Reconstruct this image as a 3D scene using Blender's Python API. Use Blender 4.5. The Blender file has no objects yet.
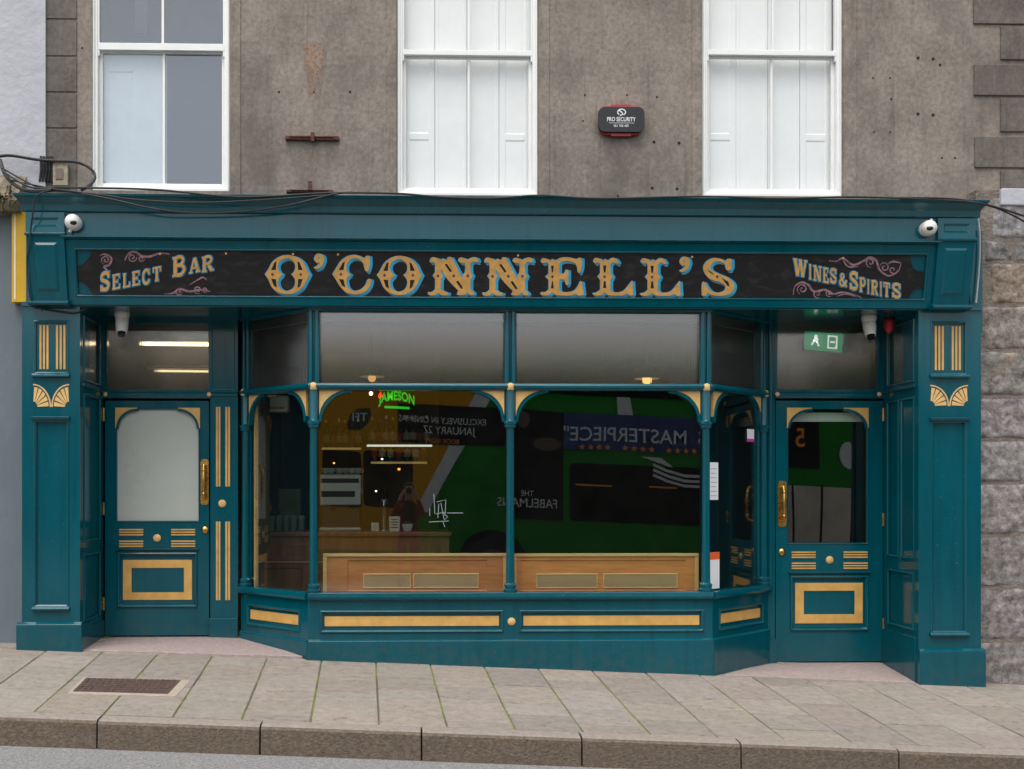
import bpy, bmesh, math, random
from mathutils import Vector, Matrix
from mathutils.geometry import tessellate_polygon
from mathutils import noise as mnoise
random.seed(7)
S = bpy.context.scene
COL = S.collection
# ------------------------------------------------------------------ camera model (metres; facade plane y = 0)
FPX, D, EYE, PSI, PX0, PY0 = 1152.0, 9.6, 1.45, 0.0288, 441.2, 490.0
CAM = Vector((0, -D, EYE))
_r = Vector((math.cos(PSI), -math.sin(PSI), 0)); _f = Vector((math.sin(PSI), math.cos(PSI), 0)); _u = Vector((0, 0, 1))
def P(px, py, Y):
    """survey helper: the point of the photograph's pixel lying on the plane y = Y"""
    d = _r*((px-PX0)/FPX) + _f + _u*((PY0-py)/FPX)
    return CAM + d*((Y+D)/d.y)
def X(px, Y=0.0): return P(px, 490, Y).x
def Z(py, Y=0.0, px=500): return P(px, py, Y).z
def rect(a, b, t, bt, Y):
    m = (a+b)/2
    return X(a, Y), X(b, Y), Z(bt, Y, m), Z(t, Y, m)
def ground(x, y): return -0.0432*x + 0.056*y          # pavement
def road_z(x, y): return -0.0432*x - 0.119 - 0.186 + 0.022*min(-2.12-y, 4.0) - 0.02*max(0, -6.2-y)*0.3
# ------------------------------------------------------------------ materials
def _n(nt, t, **kw):
    n = nt.nodes.new(t)
    for k, v in kw.items():
        if k in n.inputs.keys(): n.inputs[k].default_value = v
        else: setattr(n, k, v)
    return n
def mat(name, col, rough=0.5, var=0.0, scale=4.0, stretch=(1,1,1), bump=0.0, bscale=60.0, metal=0.0, col2=None, thr=None, emit=None, spec=0.5, coat=0.0, detail=6.0, dist=0.02):
    m = bpy.data.materials.new(name); m.use_nodes = True
    nt = m.node_tree; b = nt.nodes['Principled BSDF']; L = nt.links
    b.inputs['Base Color'].default_value = (*col, 1); b.inputs['Roughness'].default_value = rough
    b.inputs['Metallic'].default_value = metal; b.inputs['Specular IOR Level'].default_value = spec
    b.inputs['Coat Weight'].default_value = coat
    tc = _n(nt, 'ShaderNodeTexCoord'); mp = _n(nt, 'ShaderNodeMapping'); mp.inputs['Scale'].default_value = stretch
    L.new(tc.outputs['Object'], mp.inputs['Vector'])
    if var or col2:
        nz = _n(nt, 'ShaderNodeTexNoise', Scale=scale, Detail=detail, Roughness=0.62); L.new(mp.outputs[0], nz.inputs['Vector'])
        cr = nt.nodes.new('ShaderNodeValToRGB'); L.new(nz.outputs['Fac'], cr.inputs[0])
        c2 = col2 if col2 else tuple(min(1, c*(1+var)) for c in col); c1 = col if col2 else tuple(c*(1-var) for c in col)
        lo, hi = thr if thr else (0.3, 0.7)
        cr.color_ramp.elements[0].position = lo; cr.color_ramp.elements[1].position = hi
        cr.color_ramp.elements[0].color = (*c1, 1); cr.color_ramp.elements[1].color = (*c2, 1)
        L.new(cr.outputs[0], b.inputs['Base Color'])
        mr = _n(nt, 'ShaderNodeMapRange'); mr.inputs['To Min'].default_value = max(0.02, rough-0.08); mr.inputs['To Max'].default_value = min(1, rough+0.1)
        L.new(nz.outputs['Fac'], mr.inputs[0]); L.new(mr.outputs[0], b.inputs['Roughness'])
    if bump:
        nb = _n(nt, 'ShaderNodeTexNoise', Scale=bscale, Detail=5.0); L.new(mp.outputs[0], nb.inputs['Vector'])
        bp = _n(nt, 'ShaderNodeBump', Strength=bump, Distance=dist); L.new(nb.outputs['Fac'], bp.inputs['Height']); L.new(bp.outputs[0], b.inputs['Normal'])
    if emit:
        b.inputs['Emission Color'].default_value = (*col, 1); b.inputs['Emission Strength'].default_value = emit
    return m
def glass_mat(name, ior=1.9, tint=(0.9, 0.95, 0.93), dirt=0.02, dirtcol=(0.5, 0.5, 0.48)):
    """flat window glass: fresnel share is mirrored, the rest passes straight through, a little grime scatters"""
    m = bpy.data.materials.new(name); m.use_nodes = True; nt = m.node_tree; L = nt.links
    nt.nodes.remove(nt.nodes['Principled BSDF']); out = nt.nodes['Material Output']
    geo = _n(nt, 'ShaderNodeNewGeometry'); mi = nt.nodes.new('ShaderNodeMix'); mi.inputs[2].default_value = ior; mi.inputs[3].default_value = 1/ior
    L.new(geo.outputs['Backfacing'], mi.inputs[0])
    fr = _n(nt, 'ShaderNodeFresnel'); L.new(mi.outputs[0], fr.inputs['IOR'])
    tr = _n(nt, 'ShaderNodeBsdfTransparent'); tr.inputs[0].default_value = (*tint, 1)
    gl = _n(nt, 'ShaderNodeBsdfGlossy', Roughness=0.0)
    tc = _n(nt, 'ShaderNodeTexCoord'); wz = _n(nt, 'ShaderNodeTexNoise', Scale=1.3, Detail=0.0); L.new(tc.outputs['Object'], wz.inputs['Vector'])
    bw = _n(nt, 'ShaderNodeBump', Strength=0.12, Distance=0.01); L.new(wz.outputs['Fac'], bw.inputs['Height']); L.new(bw.outputs[0], gl.inputs['Normal'])
    mx = _n(nt, 'ShaderNodeMixShader'); L.new(fr.outputs[0], mx.inputs[0]); L.new(tr.outputs[0], mx.inputs[1]); L.new(gl.outputs[0], mx.inputs[2])
    df = _n(nt, 'ShaderNodeBsdfDiffuse'); df.inputs[0].default_value = (*dirtcol, 1)
    nz = _n(nt, 'ShaderNodeTexNoise', Scale=7.0, Detail=6.0); L.new(tc.outputs['Object'], nz.inputs['Vector'])
    mm = _n(nt, 'ShaderNodeMath', operation='MULTIPLY'); mm.inputs[1].default_value = dirt*2; L.new(nz.outputs['Fac'], mm.inputs[0])
    m2 = _n(nt, 'ShaderNodeMixShader'); L.new(mm.outputs[0], m2.inputs[0]); L.new(mx.outputs[0], m2.inputs[1]); L.new(df.outputs[0], m2.inputs[2])
    L.new(m2.outputs[0], out.inputs[0]); return m
def reeded_mat(name, freq=75.0, mixd=0.085, dcol=(0.42, 0.4, 0.36)):
    m = bpy.data.materials.new(name); m.use_nodes = True; nt = m.node_tree; L = nt.links
    nt.nodes.remove(nt.nodes['Principled BSDF']); out = nt.nodes['Material Output']
    tc = _n(nt, 'ShaderNodeTexCoord'); wv = _n(nt, 'ShaderNodeTexWave', Scale=freq/6.2832*2, Distortion=0.0); wv.bands_direction = 'X'
    L.new(tc.outputs['Object'], wv.inputs['Vector'])
    bp = _n(nt, 'ShaderNodeBump', Strength=1.0, Distance=0.0009); L.new(wv.outputs['Fac'], bp.inputs['Height'])
    geo = _n(nt, 'ShaderNodeNewGeometry'); mi = nt.nodes.new('ShaderNodeMix'); mi.inputs[2].default_value = 2.0; mi.inputs[3].default_value = 1/2.0
    L.new(geo.outputs['Backfacing'], mi.inputs[0]); fr = _n(nt, 'ShaderNodeFresnel'); L.new(mi.outputs[0], fr.inputs['IOR'])
    gl = _n(nt, 'ShaderNodeBsdfGlossy', Roughness=0.07); gl.inputs[0].default_value = (1, 1, 1, 1); L.new(bp.outputs[0], gl.inputs['Normal'])
    rf = _n(nt, 'ShaderNodeBsdfRefraction', Roughness=0.11, IOR=1.25); L.new(bp.outputs[0], rf.inputs['Normal'])
    mx = _n(nt, 'ShaderNodeMixShader'); L.new(fr.outputs[0], mx.inputs[0]); L.new(rf.outputs[0], mx.inputs[1]); L.new(gl.outputs[0], mx.inputs[2])
    df = _n(nt, 'ShaderNodeBsdfDiffuse'); df.inputs[0].default_value = (*dcol, 1)
    tl = _n(nt, 'ShaderNodeBsdfTranslucent'); tl.inputs[0].default_value = (0.7, 0.68, 0.62, 1)
    md = _n(nt, 'ShaderNodeMixShader'); md.inputs[0].default_value = 0.5; L.new(df.outputs[0], md.inputs[1]); L.new(tl.outputs[0], md.inputs[2])
    m2 = _n(nt, 'ShaderNodeMixShader'); m2.inputs[0].default_value = mixd; L.new(mx.outputs[0], m2.inputs[1]); L.new(md.outputs[0], m2.inputs[2])
    L.new(m2.outputs[0], out.inputs[0]); return m
def wall_mat(name):
    """weathered cement render: mottled, rain-streaked, pitted"""
    m = bpy.data.materials.new(name); m.use_nodes = True; nt = m.node_tree; b = nt.nodes['Principled BSDF']; L = nt.links
    tc = _n(nt, 'ShaderNodeTexCoord')
    def noise(sc, st=(1,1,1), det=8.0, ro=0.65):
        mp = _n(nt, 'ShaderNodeMapping'); mp.inputs['Scale'].default_value = st; L.new(tc.outputs['Object'], mp.inputs['Vector'])
        nz = _n(nt, 'ShaderNodeTexNoise', Scale=sc, Detail=det, Roughness=ro); L.new(mp.outputs[0], nz.inputs['Vector']); return nz.outputs['Fac']
    def ramp(src, lo, hi, c1, c2):
        r = nt.nodes.new('ShaderNodeValToRGB'); r.color_ramp.elements[0].position = lo; r.color_ramp.elements[1].position = hi
        r.color_ramp.elements[0].color = (*c1, 1); r.color_ramp.elements[1].color = (*c2, 1); L.new(src, r.inputs[0]); return r.outputs[0]
    def mix(f, a, c, mode='MIX'):
        x = nt.nodes.new('ShaderNodeMix'); x.data_type = 'RGBA'; x.blend_type = mode
        if isinstance(f, float): x.inputs[0].default_value = f
        else: L.new(f, x.inputs[0])
        for s, i in ((a, 6), (c, 7)):
            if isinstance(s, tuple): x.inputs[i].default_value = (*s, 1)
            else: L.new(s, x.inputs[i])
        return x.outputs[2]
    base = ramp(noise(2.2), 0.3, 0.72, (0.200, 0.170, 0.144), (0.335, 0.288, 0.245))
    fine = ramp(noise(26, det=10), 0.3, 0.7, (0.66, 0.66, 0.66), (1.16, 1.16, 1.16))
    c = mix(1.0, base, fine, 'MULTIPLY')
    streak = ramp(noise(3.0, (4.2, 1, 0.22)), 0.56, 0.78, (0, 0, 0), (1, 1, 1))
    c = mix(streak, c, mix(0.62, c, (0.07, 0.062, 0.056)))
    blotch = ramp(noise(1.1, (1.3, 1, 0.8), 10.0, 0.72), 0.48, 0.68, (0, 0, 0), (0.80, 0.80, 0.80)); c = mix(blotch, c, (0.115, 0.10, 0.09))
    crack = ramp(noise(6.0, (1, 1, 0.06), 3.0), 0.735, 0.75, (0, 0, 0), (0.6, 0.6, 0.6)); c = mix(crack, c, (0.06, 0.052, 0.047))
    pale = ramp(noise(3.5, (2.6, 1, 0.25)), 0.60, 0.78, (0, 0, 0), (0.5, 0.5, 0.5))
    c = mix(pale, c, (0.30, 0.27, 0.24))
    pit = ramp(noise(95, det=3), 0.66, 0.72, (0, 0, 0), (0.65, 0.65, 0.65))
    c = mix(pit, c, (0.06, 0.052, 0.046))
    L.new(c, b.inputs['Base Color']); b.inputs['Roughness'].default_value = 0.92; b.inputs['Specular IOR Level'].default_value = 0.25
    bp = _n(nt, 'ShaderNodeBump', Strength=0.55, Distance=0.012)
    ad = _n(nt, 'ShaderNodeMath', operation='ADD'); L.new(noise(42, (1, 1, 0.5), 8.0), ad.inputs[0]); L.new(noise(9, (1.5, 1, 0.4)), ad.inputs[1])
    L.new(ad.outputs[0], bp.inputs['Height']); L.new(bp.outputs[0], b.inputs['Normal'])
    return m
def stone_mat(name, a, b_, lich):
    m = bpy.data.materials.new(name); m.use_nodes = True; nt = m.node_tree; b = nt.nodes['Principled BSDF']; L = nt.links
    tc = _n(nt, 'ShaderNodeTexCoord'); at = _n(nt, 'ShaderNodeAttribute', attribute_name='tint')
    def nz(s, d=8.0):
        n = _n(nt, 'ShaderNodeTexNoise', Scale=s, Detail=d, Roughness=0.7); L.new(tc.outputs['Object'], n.inputs['Vector']); return n.outputs['Fac']
    def ramp(src, lo, hi, c1, c2):
        r = nt.nodes.new('ShaderNodeValToRGB'); r.color_ramp.elements[0].position = lo; r.color_ramp.elements[1].position = hi
        r.color_ramp.elements[0].color = (*c1, 1); r.color_ramp.elements[1].color = (*c2, 1); L.new(src, r.inputs[0]); return r.outputs[0]
    def mix(f, p, q, mode='MIX'):
        x = nt.nodes.new('ShaderNodeMix'); x.data_type = 'RGBA'; x.blend_type = mode
        if isinstance(f, float): x.inputs[0].default_value = f
        else: L.new(f, x.inputs[0])
        for s, i in ((p, 6), (q, 7)):
            if isinstance(s, tuple): x.inputs[i].default_value = (*s, 1)
            else: L.new(s, x.inputs[i])
        return x.outputs[2]
    c = ramp(nz(13, 10.0), 0.36, 0.66, a, b_)
    c = mix(1.0, c, at.outputs['Color'], 'MULTIPLY')
    c = mix(ramp(nz(3.1), 0.60, 0.68, (0, 0, 0), (0.55, 0.55, 0.55)), c, lich)
    c = mix(ramp(nz(16, 9.0), 0.56, 0.68, (0, 0, 0), (0.55, 0.55, 0.55)), c, tuple(v*0.35 for v in a))
    L.new(c, b.inputs['Base Color']); b.inputs['Roughness'].default_value = 0.9; b.inputs['Specular IOR Level'].default_value = 0.25
    bp = _n(nt, 'ShaderNodeBump', Strength=0.9, Distance=0.014); L.new(nz(34), bp.inputs['Height']); L.new(bp.outputs[0], b.inputs['Normal'])
    return m
def paint_mat(name, base, faded, dirt):
    """old gloss house paint: uneven fading, brushed sheen, small chips and road splash near the ground"""
    m = bpy.data.materials.new(name); m.use_nodes = True; nt = m.node_tree; b = nt.nodes['Principled BSDF']; L = nt.links
    tc = _n(nt, 'ShaderNodeTexCoord')
    def noise(sc, st=(1,1,1), det=6.0, ro=0.6):
        mp = _n(nt, 'ShaderNodeMapping'); mp.inputs['Scale'].default_value = st; L.new(tc.outputs['Object'], mp.inputs['Vector'])
        nz = _n(nt, 'ShaderNodeTexNoise', Scale=sc, Detail=det, Roughness=ro); L.new(mp.outputs[0], nz.inputs['Vector']); return nz.outputs['Fac']
    def rng(src, lo, hi, a, c):
        r = _n(nt, 'ShaderNodeMapRange'); r.inputs['From Min'].default_value = lo; r.inputs['From Max'].default_value = hi; r.inputs['To Min'].default_value = a; r.inputs['To Max'].default_value = c
        L.new(src, r.inputs[0]); return r.outputs[0]
    def mix(f, a, c):
        x = nt.nodes.new('ShaderNodeMix'); x.data_type = 'RGBA'; L.new(f, x.inputs[0])
        for q, k in ((a, 6), (c, 7)):
            if isinstance(q, tuple): x.inputs[k].default_value = (*q, 1)
            else: L.new(q, x.inputs[k])
        return x.outputs[2]
    def mul(a, c):
        x = _n(nt, 'ShaderNodeMath', operation='MULTIPLY'); L.new(a, x.inputs[0]); L.new(c, x.inputs[1]); return x.outputs[0]
    c = mix(rng(noise(1.1, (1, 1, .5)), .36, .68, 0, .75), base, faded)
    c = mix(rng(noise(9, (1.6, 1, .12)), .52, .75, 0, .38), c, tuple(v*.55 for v in base))
    c = mix(rng(noise(70, det=2.0), .715, .74, 0, .55), c, (.16, .20, .20))
    sp = _n(nt, 'ShaderNodeSeparateXYZ'); L.new(tc.outputs['Object'], sp.inputs[0])
    hz = _n(nt, 'ShaderNodeMath', operation='MULTIPLY_ADD'); hz.inputs[1].default_value = .0432; L.new(sp.outputs[0], hz.inputs[0]); L.new(sp.outputs[2], hz.inputs[2])
    c = mix(mul(rng(hz.outputs[0], -.05, .30, .42, 0), rng(noise(13), .40, .66, 0, 1)), c, dirt)
    L.new(c, b.inputs['Base Color']); L.new(rng(noise(6, (1, 1, .25)), .3, .7, .07, .20), b.inputs['Roughness']); b.inputs['Specular IOR Level'].default_value = .45
    bp = _n(nt, 'ShaderNodeBump', Strength=.10, Distance=.004); L.new(noise(26, (1.5, 1, .3)), bp.inputs['Height']); L.new(bp.outputs[0], b.inputs['Normal'])
    return m
M = {}
M['teal'] = paint_mat('teal_gloss_paint', (0.0, 0.066, 0.090), (0.0004, 0.092, 0.122), (0.06, 0.075, 0.07))
M['gold'] = mat('ochre_gold_paint', (0.60, 0.345, 0.095), 0.45, var=0.16, scale=9)
M['cream'] = mat('pale_gold_paint', (0.66, 0.415, 0.15), 0.45, var=0.14, scale=18)
M['letter'] = mat('gold_leaf_letter', (0.52, 0.285, 0.075), 0.5, var=0.20, scale=16)
M['cyan'] = mat('bright_blue_shade', (0.012, 0.30, 0.52), 0.5, var=0.12, scale=16)
M['slate'] = mat('dusty_blue_shade', (0.06, 0.19, 0.28), 0.55, var=0.15, scale=16)
M['purple'] = mat('plum_dot', (0.09, 0.03, 0.11), 0.5)
M['mauve'] = mat('faded_mauve_scroll', (0.20, 0.11, 0.13), 0.7, var=0.5, scale=40, thr=(0.35, 0.6))
M['black'] = mat('old_black_board', (0.0065, 0.0062, 0.0072), 0.55, col2=(0.045, 0.034, 0.032), scale=13, stretch=(0.6, 1, 1.6), thr=(0.52, 0.95), spec=0.3, bump=0.15, bscale=30, dist=0.004)
M['white'] = mat('white_window_paint', (0.80, 0.80, 0.78), 0.35, var=0.04, scale=6)
M['shutter'] = mat('white_shutter_paint', (0.93, 0.93, 0.92), 0.5, var=0.03, scale=3)
M['wall'] = wall_mat('weathered_cement_render')
M['quoin'] = wall_mat('dark_cement_quoin')
for r_ in [n for n in M['quoin'].node_tree.nodes if n.type == 'VALTORGB'][:1]:
    r_.color_ramp.elements[0].color = (0.118, 0.103, 0.09, 1); r_.color_ramp.elements[1].color = (0.205, 0.178, 0.156, 1)
M['hole'] = mat('drilled_hole_dark', (0.012, 0.01, 0.009), 0.9)
M['rust'] = mat('rusty_iron', (0.055, 0.022, 0.014), 0.9, col2=(0.16, 0.06, 0.035), scale=30, bump=0.5, bscale=80)
M['glass'] = glass_mat('window_glass', 1.95, dirt=0.003)
M['sashglass'] = glass_mat('old_sash_glass', 1.38, tint=(0.99, 0.995, 0.995), dirt=0.015)
M['sashblue'] = glass_mat('reflecting_sash_glass', 2.0, tint=(0.9, 0.94, 0.97), dirt=0.03)
M['reeded'] = reeded_mat('reeded_glass')
M['frost'] = mat('frosted_white_glass', (0.42, 0.45, 0.41), 0.28, var=0.04, scale=1.5)
M['brass'] = mat('polished_brass', (0.62, 0.36, 0.09), 0.26, metal=1.0, var=0.2, scale=20)
M['steel'] = mat('brushed_steel', (0.55, 0.55, 0.56), 0.3, metal=1.0)
M['cctv'] = mat('white_camera_plastic', (0.72, 0.70, 0.66), 0.35)
M['darkplastic'] = mat('black_plastic', (0.012, 0.012, 0.014), 0.35)
M['redplastic'] = mat('red_plastic', (0.42, 0.02, 0.03), 0.35)
M['lens'] = mat('dark_lens', (0.01, 0.01, 0.012), 0.08)
M['ink'] = mat('white_print', (0.75, 0.75, 0.75), 0.5)
M['cable'] = mat('black_cable', (0.014, 0.013, 0.013), 0.6, var=0.3, scale=8)
M['greycable'] = mat('pale_grey_cable', (0.35, 0.36, 0.36), 0.6)
M['wood'] = mat('orange_pine_wood', (0.80, 0.27, 0.085), 0.42, var=0.18, scale=5, stretch=(1, 1, 9))
M['woodrail'] = mat('pale_pine_rail', (0.88, 0.50, 0.22), 0.4, var=0.12, scale=5, stretch=(1, 1, 9))
M['cushion'] = mat('beige_backing', (0.52, 0.30, 0.16), 0.8, var=0.1)
M['bar'] = mat('mahogany', (0.27, 0.10, 0.045), 0.35, var=0.3, scale=4, stretch=(5, 1, 1))
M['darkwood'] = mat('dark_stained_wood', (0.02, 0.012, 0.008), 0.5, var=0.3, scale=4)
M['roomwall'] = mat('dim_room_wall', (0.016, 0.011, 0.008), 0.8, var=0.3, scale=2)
M['amberlitwall'] = mat('amber_lit_room_wall', (0.11, 0.065, 0.018), 0.8, var=0.2, scale=2)
M['paving'] = stone_mat('concrete_paving', (0.245, 0.215, 0.19), (0.33, 0.292, 0.26), (0.27, 0.235, 0.195))
M['bed'] = mat('joint_grit', (0.10, 0.085, 0.065), 0.95, col2=(0.17, 0.21, 0.02), scale=1.5, thr=(0.44, 0.52), bump=0.6, bscale=90)
M['kerb'] = mat('granite_kerb', (0.130, 0.099, 0.073), 0.88, var=0.36, scale=38, bump=0.5, bscale=70, col2=None)
M['kerbtop'] = mat('foot_worn_kerb_top', (0.25, 0.215, 0.185), 0.85, var=0.22, scale=30, bump=0.4, bscale=70)
M['cyan2'] = mat('deep_blue_shade', (0.012, 0.20, 0.36), 0.5)
M['asphalt'] = mat('worn_asphalt', (0.16, 0.157, 0.153), 0.9, col2=(0.36, 0.355, 0.345), scale=60, thr=(0.40, 0.70), bump=0.8, bscale=90)
M['step'] = mat('pink_granite_step', (0.33, 0.262, 0.245), 0.7, var=0.2, scale=26, bump=0.3, bscale=80)
M['cover'] = mat('cast_iron_cover', (0.085, 0.052, 0.042), 0.75, var=0.4, scale=30, bump=0.4, bscale=90)
M['mortar'] = mat('mortar_surround', (0.36, 0.30, 0.24), 0.95, var=0.15, scale=20, bump=0.5)
M['stone'] = stone_mat('limestone_rubble', (0.105, 0.098, 0.096), (0.36, 0.338, 0.325), (0.46, 0.30, 0.17))
M['stonejoint'] = mat('lime_mortar', (0.19, 0.16, 0.135), 0.95, var=0.3, scale=9, bump=0.8, bscale=40)  # mortar colour darkened for the shade inside the joints
M['leftwhite'] = mat('pale_grey_masonry_paint', (0.44, 0.445, 0.48), 0.85, var=0.09, scale=3, bump=0.35, bscale=18)
M['leftblue'] = mat('slate_grey_masonry_paint', (0.130, 0.162, 0.182), 0.85, var=0.13, scale=2.5, stretch=(1, 1, 0.4), bump=0.3, bscale=18)
M['ledge'] = mat('dirty_stone_ledge', (0.20, 0.165, 0.115), 0.95, var=0.5, scale=12, bump=0.9, bscale=24)
M['yellow'] = mat('yellow_sign_panel', (0.62, 0.36, 0.002), 0.45, var=0.1, scale=4)
M['leaf'] = mat('weed_leaf', (0.07, 0.13, 0.015), 0.6, var=0.4, scale=30)
M['stem'] = mat('weed_stem', (0.06, 0.04, 0.02), 0.9)
# ------------------------------------------------------------------ mesh builder and object helpers
def front(Y0): return lambda u, v, n: Vector((u, Y0-n, v))
def world(u, v, n): return Vector((u, v, n))
class MB:
    def __init__(s, T=None): s.bm = bmesh.new(); s.T = T or front(0.0); s.mi = 0
    def V(s, p): return s.bm.verts.new(s.T(*p))
    def F(s, vs):
        try: f = s.bm.faces.new(vs); f.material_index = s.mi; return f
        except ValueError: return None
    def box(s, a, b, c, d, e, f):
        v = [s.V(p) for p in ((a,c,e),(b,c,e),(b,d,e),(a,d,e),(a,c,f),(b,c,f),(b,d,f),(a,d,f))]
        for q in ((0,3,2,1),(4,5,6,7),(0,1,5,4),(1,2,6,5),(2,3,7,6),(3,0,4,7)): s.F([v[i] for i in q])
        return s
    def prism(s, pts, n0, n1, holes=()):
        """2-D outline (u, v) with optional holes, from n0 (back) to n1 (front)"""
        loops = [list(pts)]+[list(h) for h in holes]
        flat = [p for l in loops for p in l]
        tris = tessellate_polygon([[Vector((p[0], p[1], 0)) for p in l] for l in loops])
        lo = [s.V((p[0], p[1], n0)) for p in flat]; hi = [s.V((p[0], p[1], n1)) for p in flat]
        for t in tris: s.F([hi[i] for i in t]); s.F([lo[i] for i in reversed(t)])
        k = 0
        for l in loops:
            m = len(l)
            for i in range(m): s.F([lo[k+i], lo[k+(i+1) % m], hi[k+(i+1) % m], hi[k+i]])
            k += m
        return s
    def prof(s, pts, u0, u1, mitre=0.0):
        """profile of (n, v) points swept along u; mitre widens the ends with n (a returned moulding)"""
        A = [s.V((u0-mitre*p[0], p[1], p[0])) for p in pts]; B = [s.V((u1+mitre*p[0], p[1], p[0])) for p in pts]
        m = len(pts)
        for i in range(m): s.F([A[i], A[(i+1) % m], B[(i+1) % m], B[i]])
        s.F(A); s.F(list(reversed(B))); return s
    def panel(s, u0, u1, v0, v1, holes, n=0.0, thick=0.04):
        us = sorted({u0, u1, *[h[0] for h in holes], *[h[1] for h in holes]}); vs = sorted({v0, v1, *[h[2] for h in holes], *[h[3] for h in holes]})
        c = {}
        def g(a, b):
            if (a, b) not in c: c[(a, b)] = s.V((a, b, n))
            return c[(a, b)]
        for i in range(len(us)-1):
            for j in range(len(vs)-1):
                mu, mv = (us[i]+us[i+1])/2, (vs[j]+vs[j+1])/2
                if any(h[0] < mu < h[1] and h[2] < mv < h[3] for h in holes): continue
                s.F([g(us[i], vs[j]), g(us[i+1], vs[j]), g(us[i+1], vs[j+1]), g(us[i], vs[j+1])])
        for h in holes:
            a, b, cc, d, ins, rec = h[:6]; open_ = len(h) > 6
            if open_: ins, rec = 0, thick
            o = [s.V(p) for p in ((a,cc,n),(b,cc,n),(b,d,n),(a,d,n))]
            q = [s.V(p) for p in ((a+ins,cc+ins,n-rec),(b-ins,cc+ins,n-rec),(b-ins,d-ins,n-rec),(a+ins,d-ins,n-rec))]
            for k in range(4): s.F([o[k], o[(k+1) % 4], q[(k+1) % 4], q[k]])
            if not open_: s.F(q)
        o = [s.V(p) for p in ((u0,v0,n),(u1,v0,n),(u1,v1,n),(u0,v1,n))]; q = [s.V(p) for p in ((u0,v0,n-thick),(u1,v0,n-thick),(u1,v1,n-thick),(u0,v1,n-thick))]
        for k in range(4): s.F([o[(k+1) % 4], o[k], q[k], q[(k+1) % 4]])
        return s
    def bead(s, u0, u1, v0, v1, w=0.02, h=0.015, n=0.0):
        """raised mitred moulding round a rectangle (outer size)"""
        L = []
        for t, k in ((0, 0), (0.12, 0.75), (0.35, 1), (0.6, 0.9), (0.8, 0.4), (1, 0)):
            i = t*w; L.append([s.V(p) for p in ((u0+i,v0+i,n+k*h),(u1-i,v0+i,n+k*h),(u1-i,v1-i,n+k*h),(u0+i,v1-i,n+k*h))])
        for a, b in zip(L, L[1:]):
            for k in range(4): s.F([a[k], a[(k+1) % 4], b[(k+1) % 4], b[k]])
        return s
    def ring(s, o, i, n0, n1):
        a, b, c, d = o; e, f, g, h = i
        return s.prism([(a,c),(b,c),(b,d),(a,d)], n0, n1, [[(e,g),(f,g),(f,h),(e,h)]])
    def disc(s, u, v, r, n0, n1, seg=20, dome=0.0):
        lo = [s.V((u+r*math.cos(2*math.pi*i/seg), v+r*math.sin(2*math.pi*i/seg), n0)) for i in range(seg)]
        hi = [s.V((u+r*math.cos(2*math.pi*i/seg), v+r*math.sin(2*math.pi*i/seg), n1)) for i in range(seg)]
        for i in range(seg): s.F([lo[i], lo[(i+1) % seg], hi[(i+1) % seg], hi[i]])
        s.F(list(reversed(lo)))
        if dome:
            md = [s.V((u+r*.65*math.cos(2*math.pi*i/seg), v+r*.65*math.sin(2*math.pi*i/seg), n1+dome*.7)) for i in range(seg)]
            for i in range(seg): s.F([hi[i], hi[(i+1) % seg], md[(i+1) % seg], md[i]])
            t = s.V((u, v, n1+dome))
            for i in range(seg): s.F([md[i], md[(i+1) % seg], t])
        else: s.F(hi)
        return s
    def tube(s, pts, r, seg=8):
        pts = [Vector(p) for p in pts]; rs = r if isinstance(r, (list, tuple)) else [r]*len(pts); rings = []
        ref = Vector((0.31, 0.17, 0.93))
        for i, p in enumerate(pts):
            t = (pts[min(i+1, len(pts)-1)]-pts[max(i-1, 0)]).normalized(); a = t.cross(ref)
            if a.length < 1e-3: a = t.cross(Vector((1, 0, 0)))
            a.normalize(); b = t.cross(a)
            rings.append([s.V(p+(a*math.cos(2*math.pi*k/seg)+b*math.sin(2*math.pi*k/seg))*rs[i]) for k in range(seg)])
        for a, b in zip(rings, rings[1:]):
            for k in range(seg): s.F([a[k], a[(k+1) % seg], b[(k+1) % seg], b[k]])
        s.F(rings[0]); s.F(rings[-1]); return s
    def lathe(s, c, prof, seg=20):
        """profile (radius, height) turned about a vertical (v) axis through c = (u, v, n)"""
        R = [[s.V((c[0]+r*math.cos(2*math.pi*k/seg), c[1]+h, c[2]+r*math.sin(2*math.pi*k/seg))) for k in range(seg)] for r, h in prof]
        for a, b in zip(R, R[1:]):
            for k in range(seg): s.F([a[k], a[(k+1) % seg], b[(k+1) % seg], b[k]])
        s.F(R[0]); s.F(R[-1]); return s
    def ball(s, c, r, sq=(1, 1, 1), seg=16, rg=10):
        prof = [(max(1e-4, math.sin(math.pi*i/rg)), -math.cos(math.pi*i/rg)) for i in range(rg+1)]
        R = [[s.V((c[0]+r*sq[0]*p*math.cos(2*math.pi*k/seg), c[1]+r*sq[1]*h, c[2]+r*sq[2]*p*math.sin(2*math.pi*k/seg))) for k in range(seg)] for p, h in prof]
        for a, b in zip(R, R[1:]):
            for k in range(seg): s.F([a[k], a[(k+1) % seg], b[(k+1) % seg], b[k]])
        s.F(R[0]); s.F(R[-1]); return s
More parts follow.
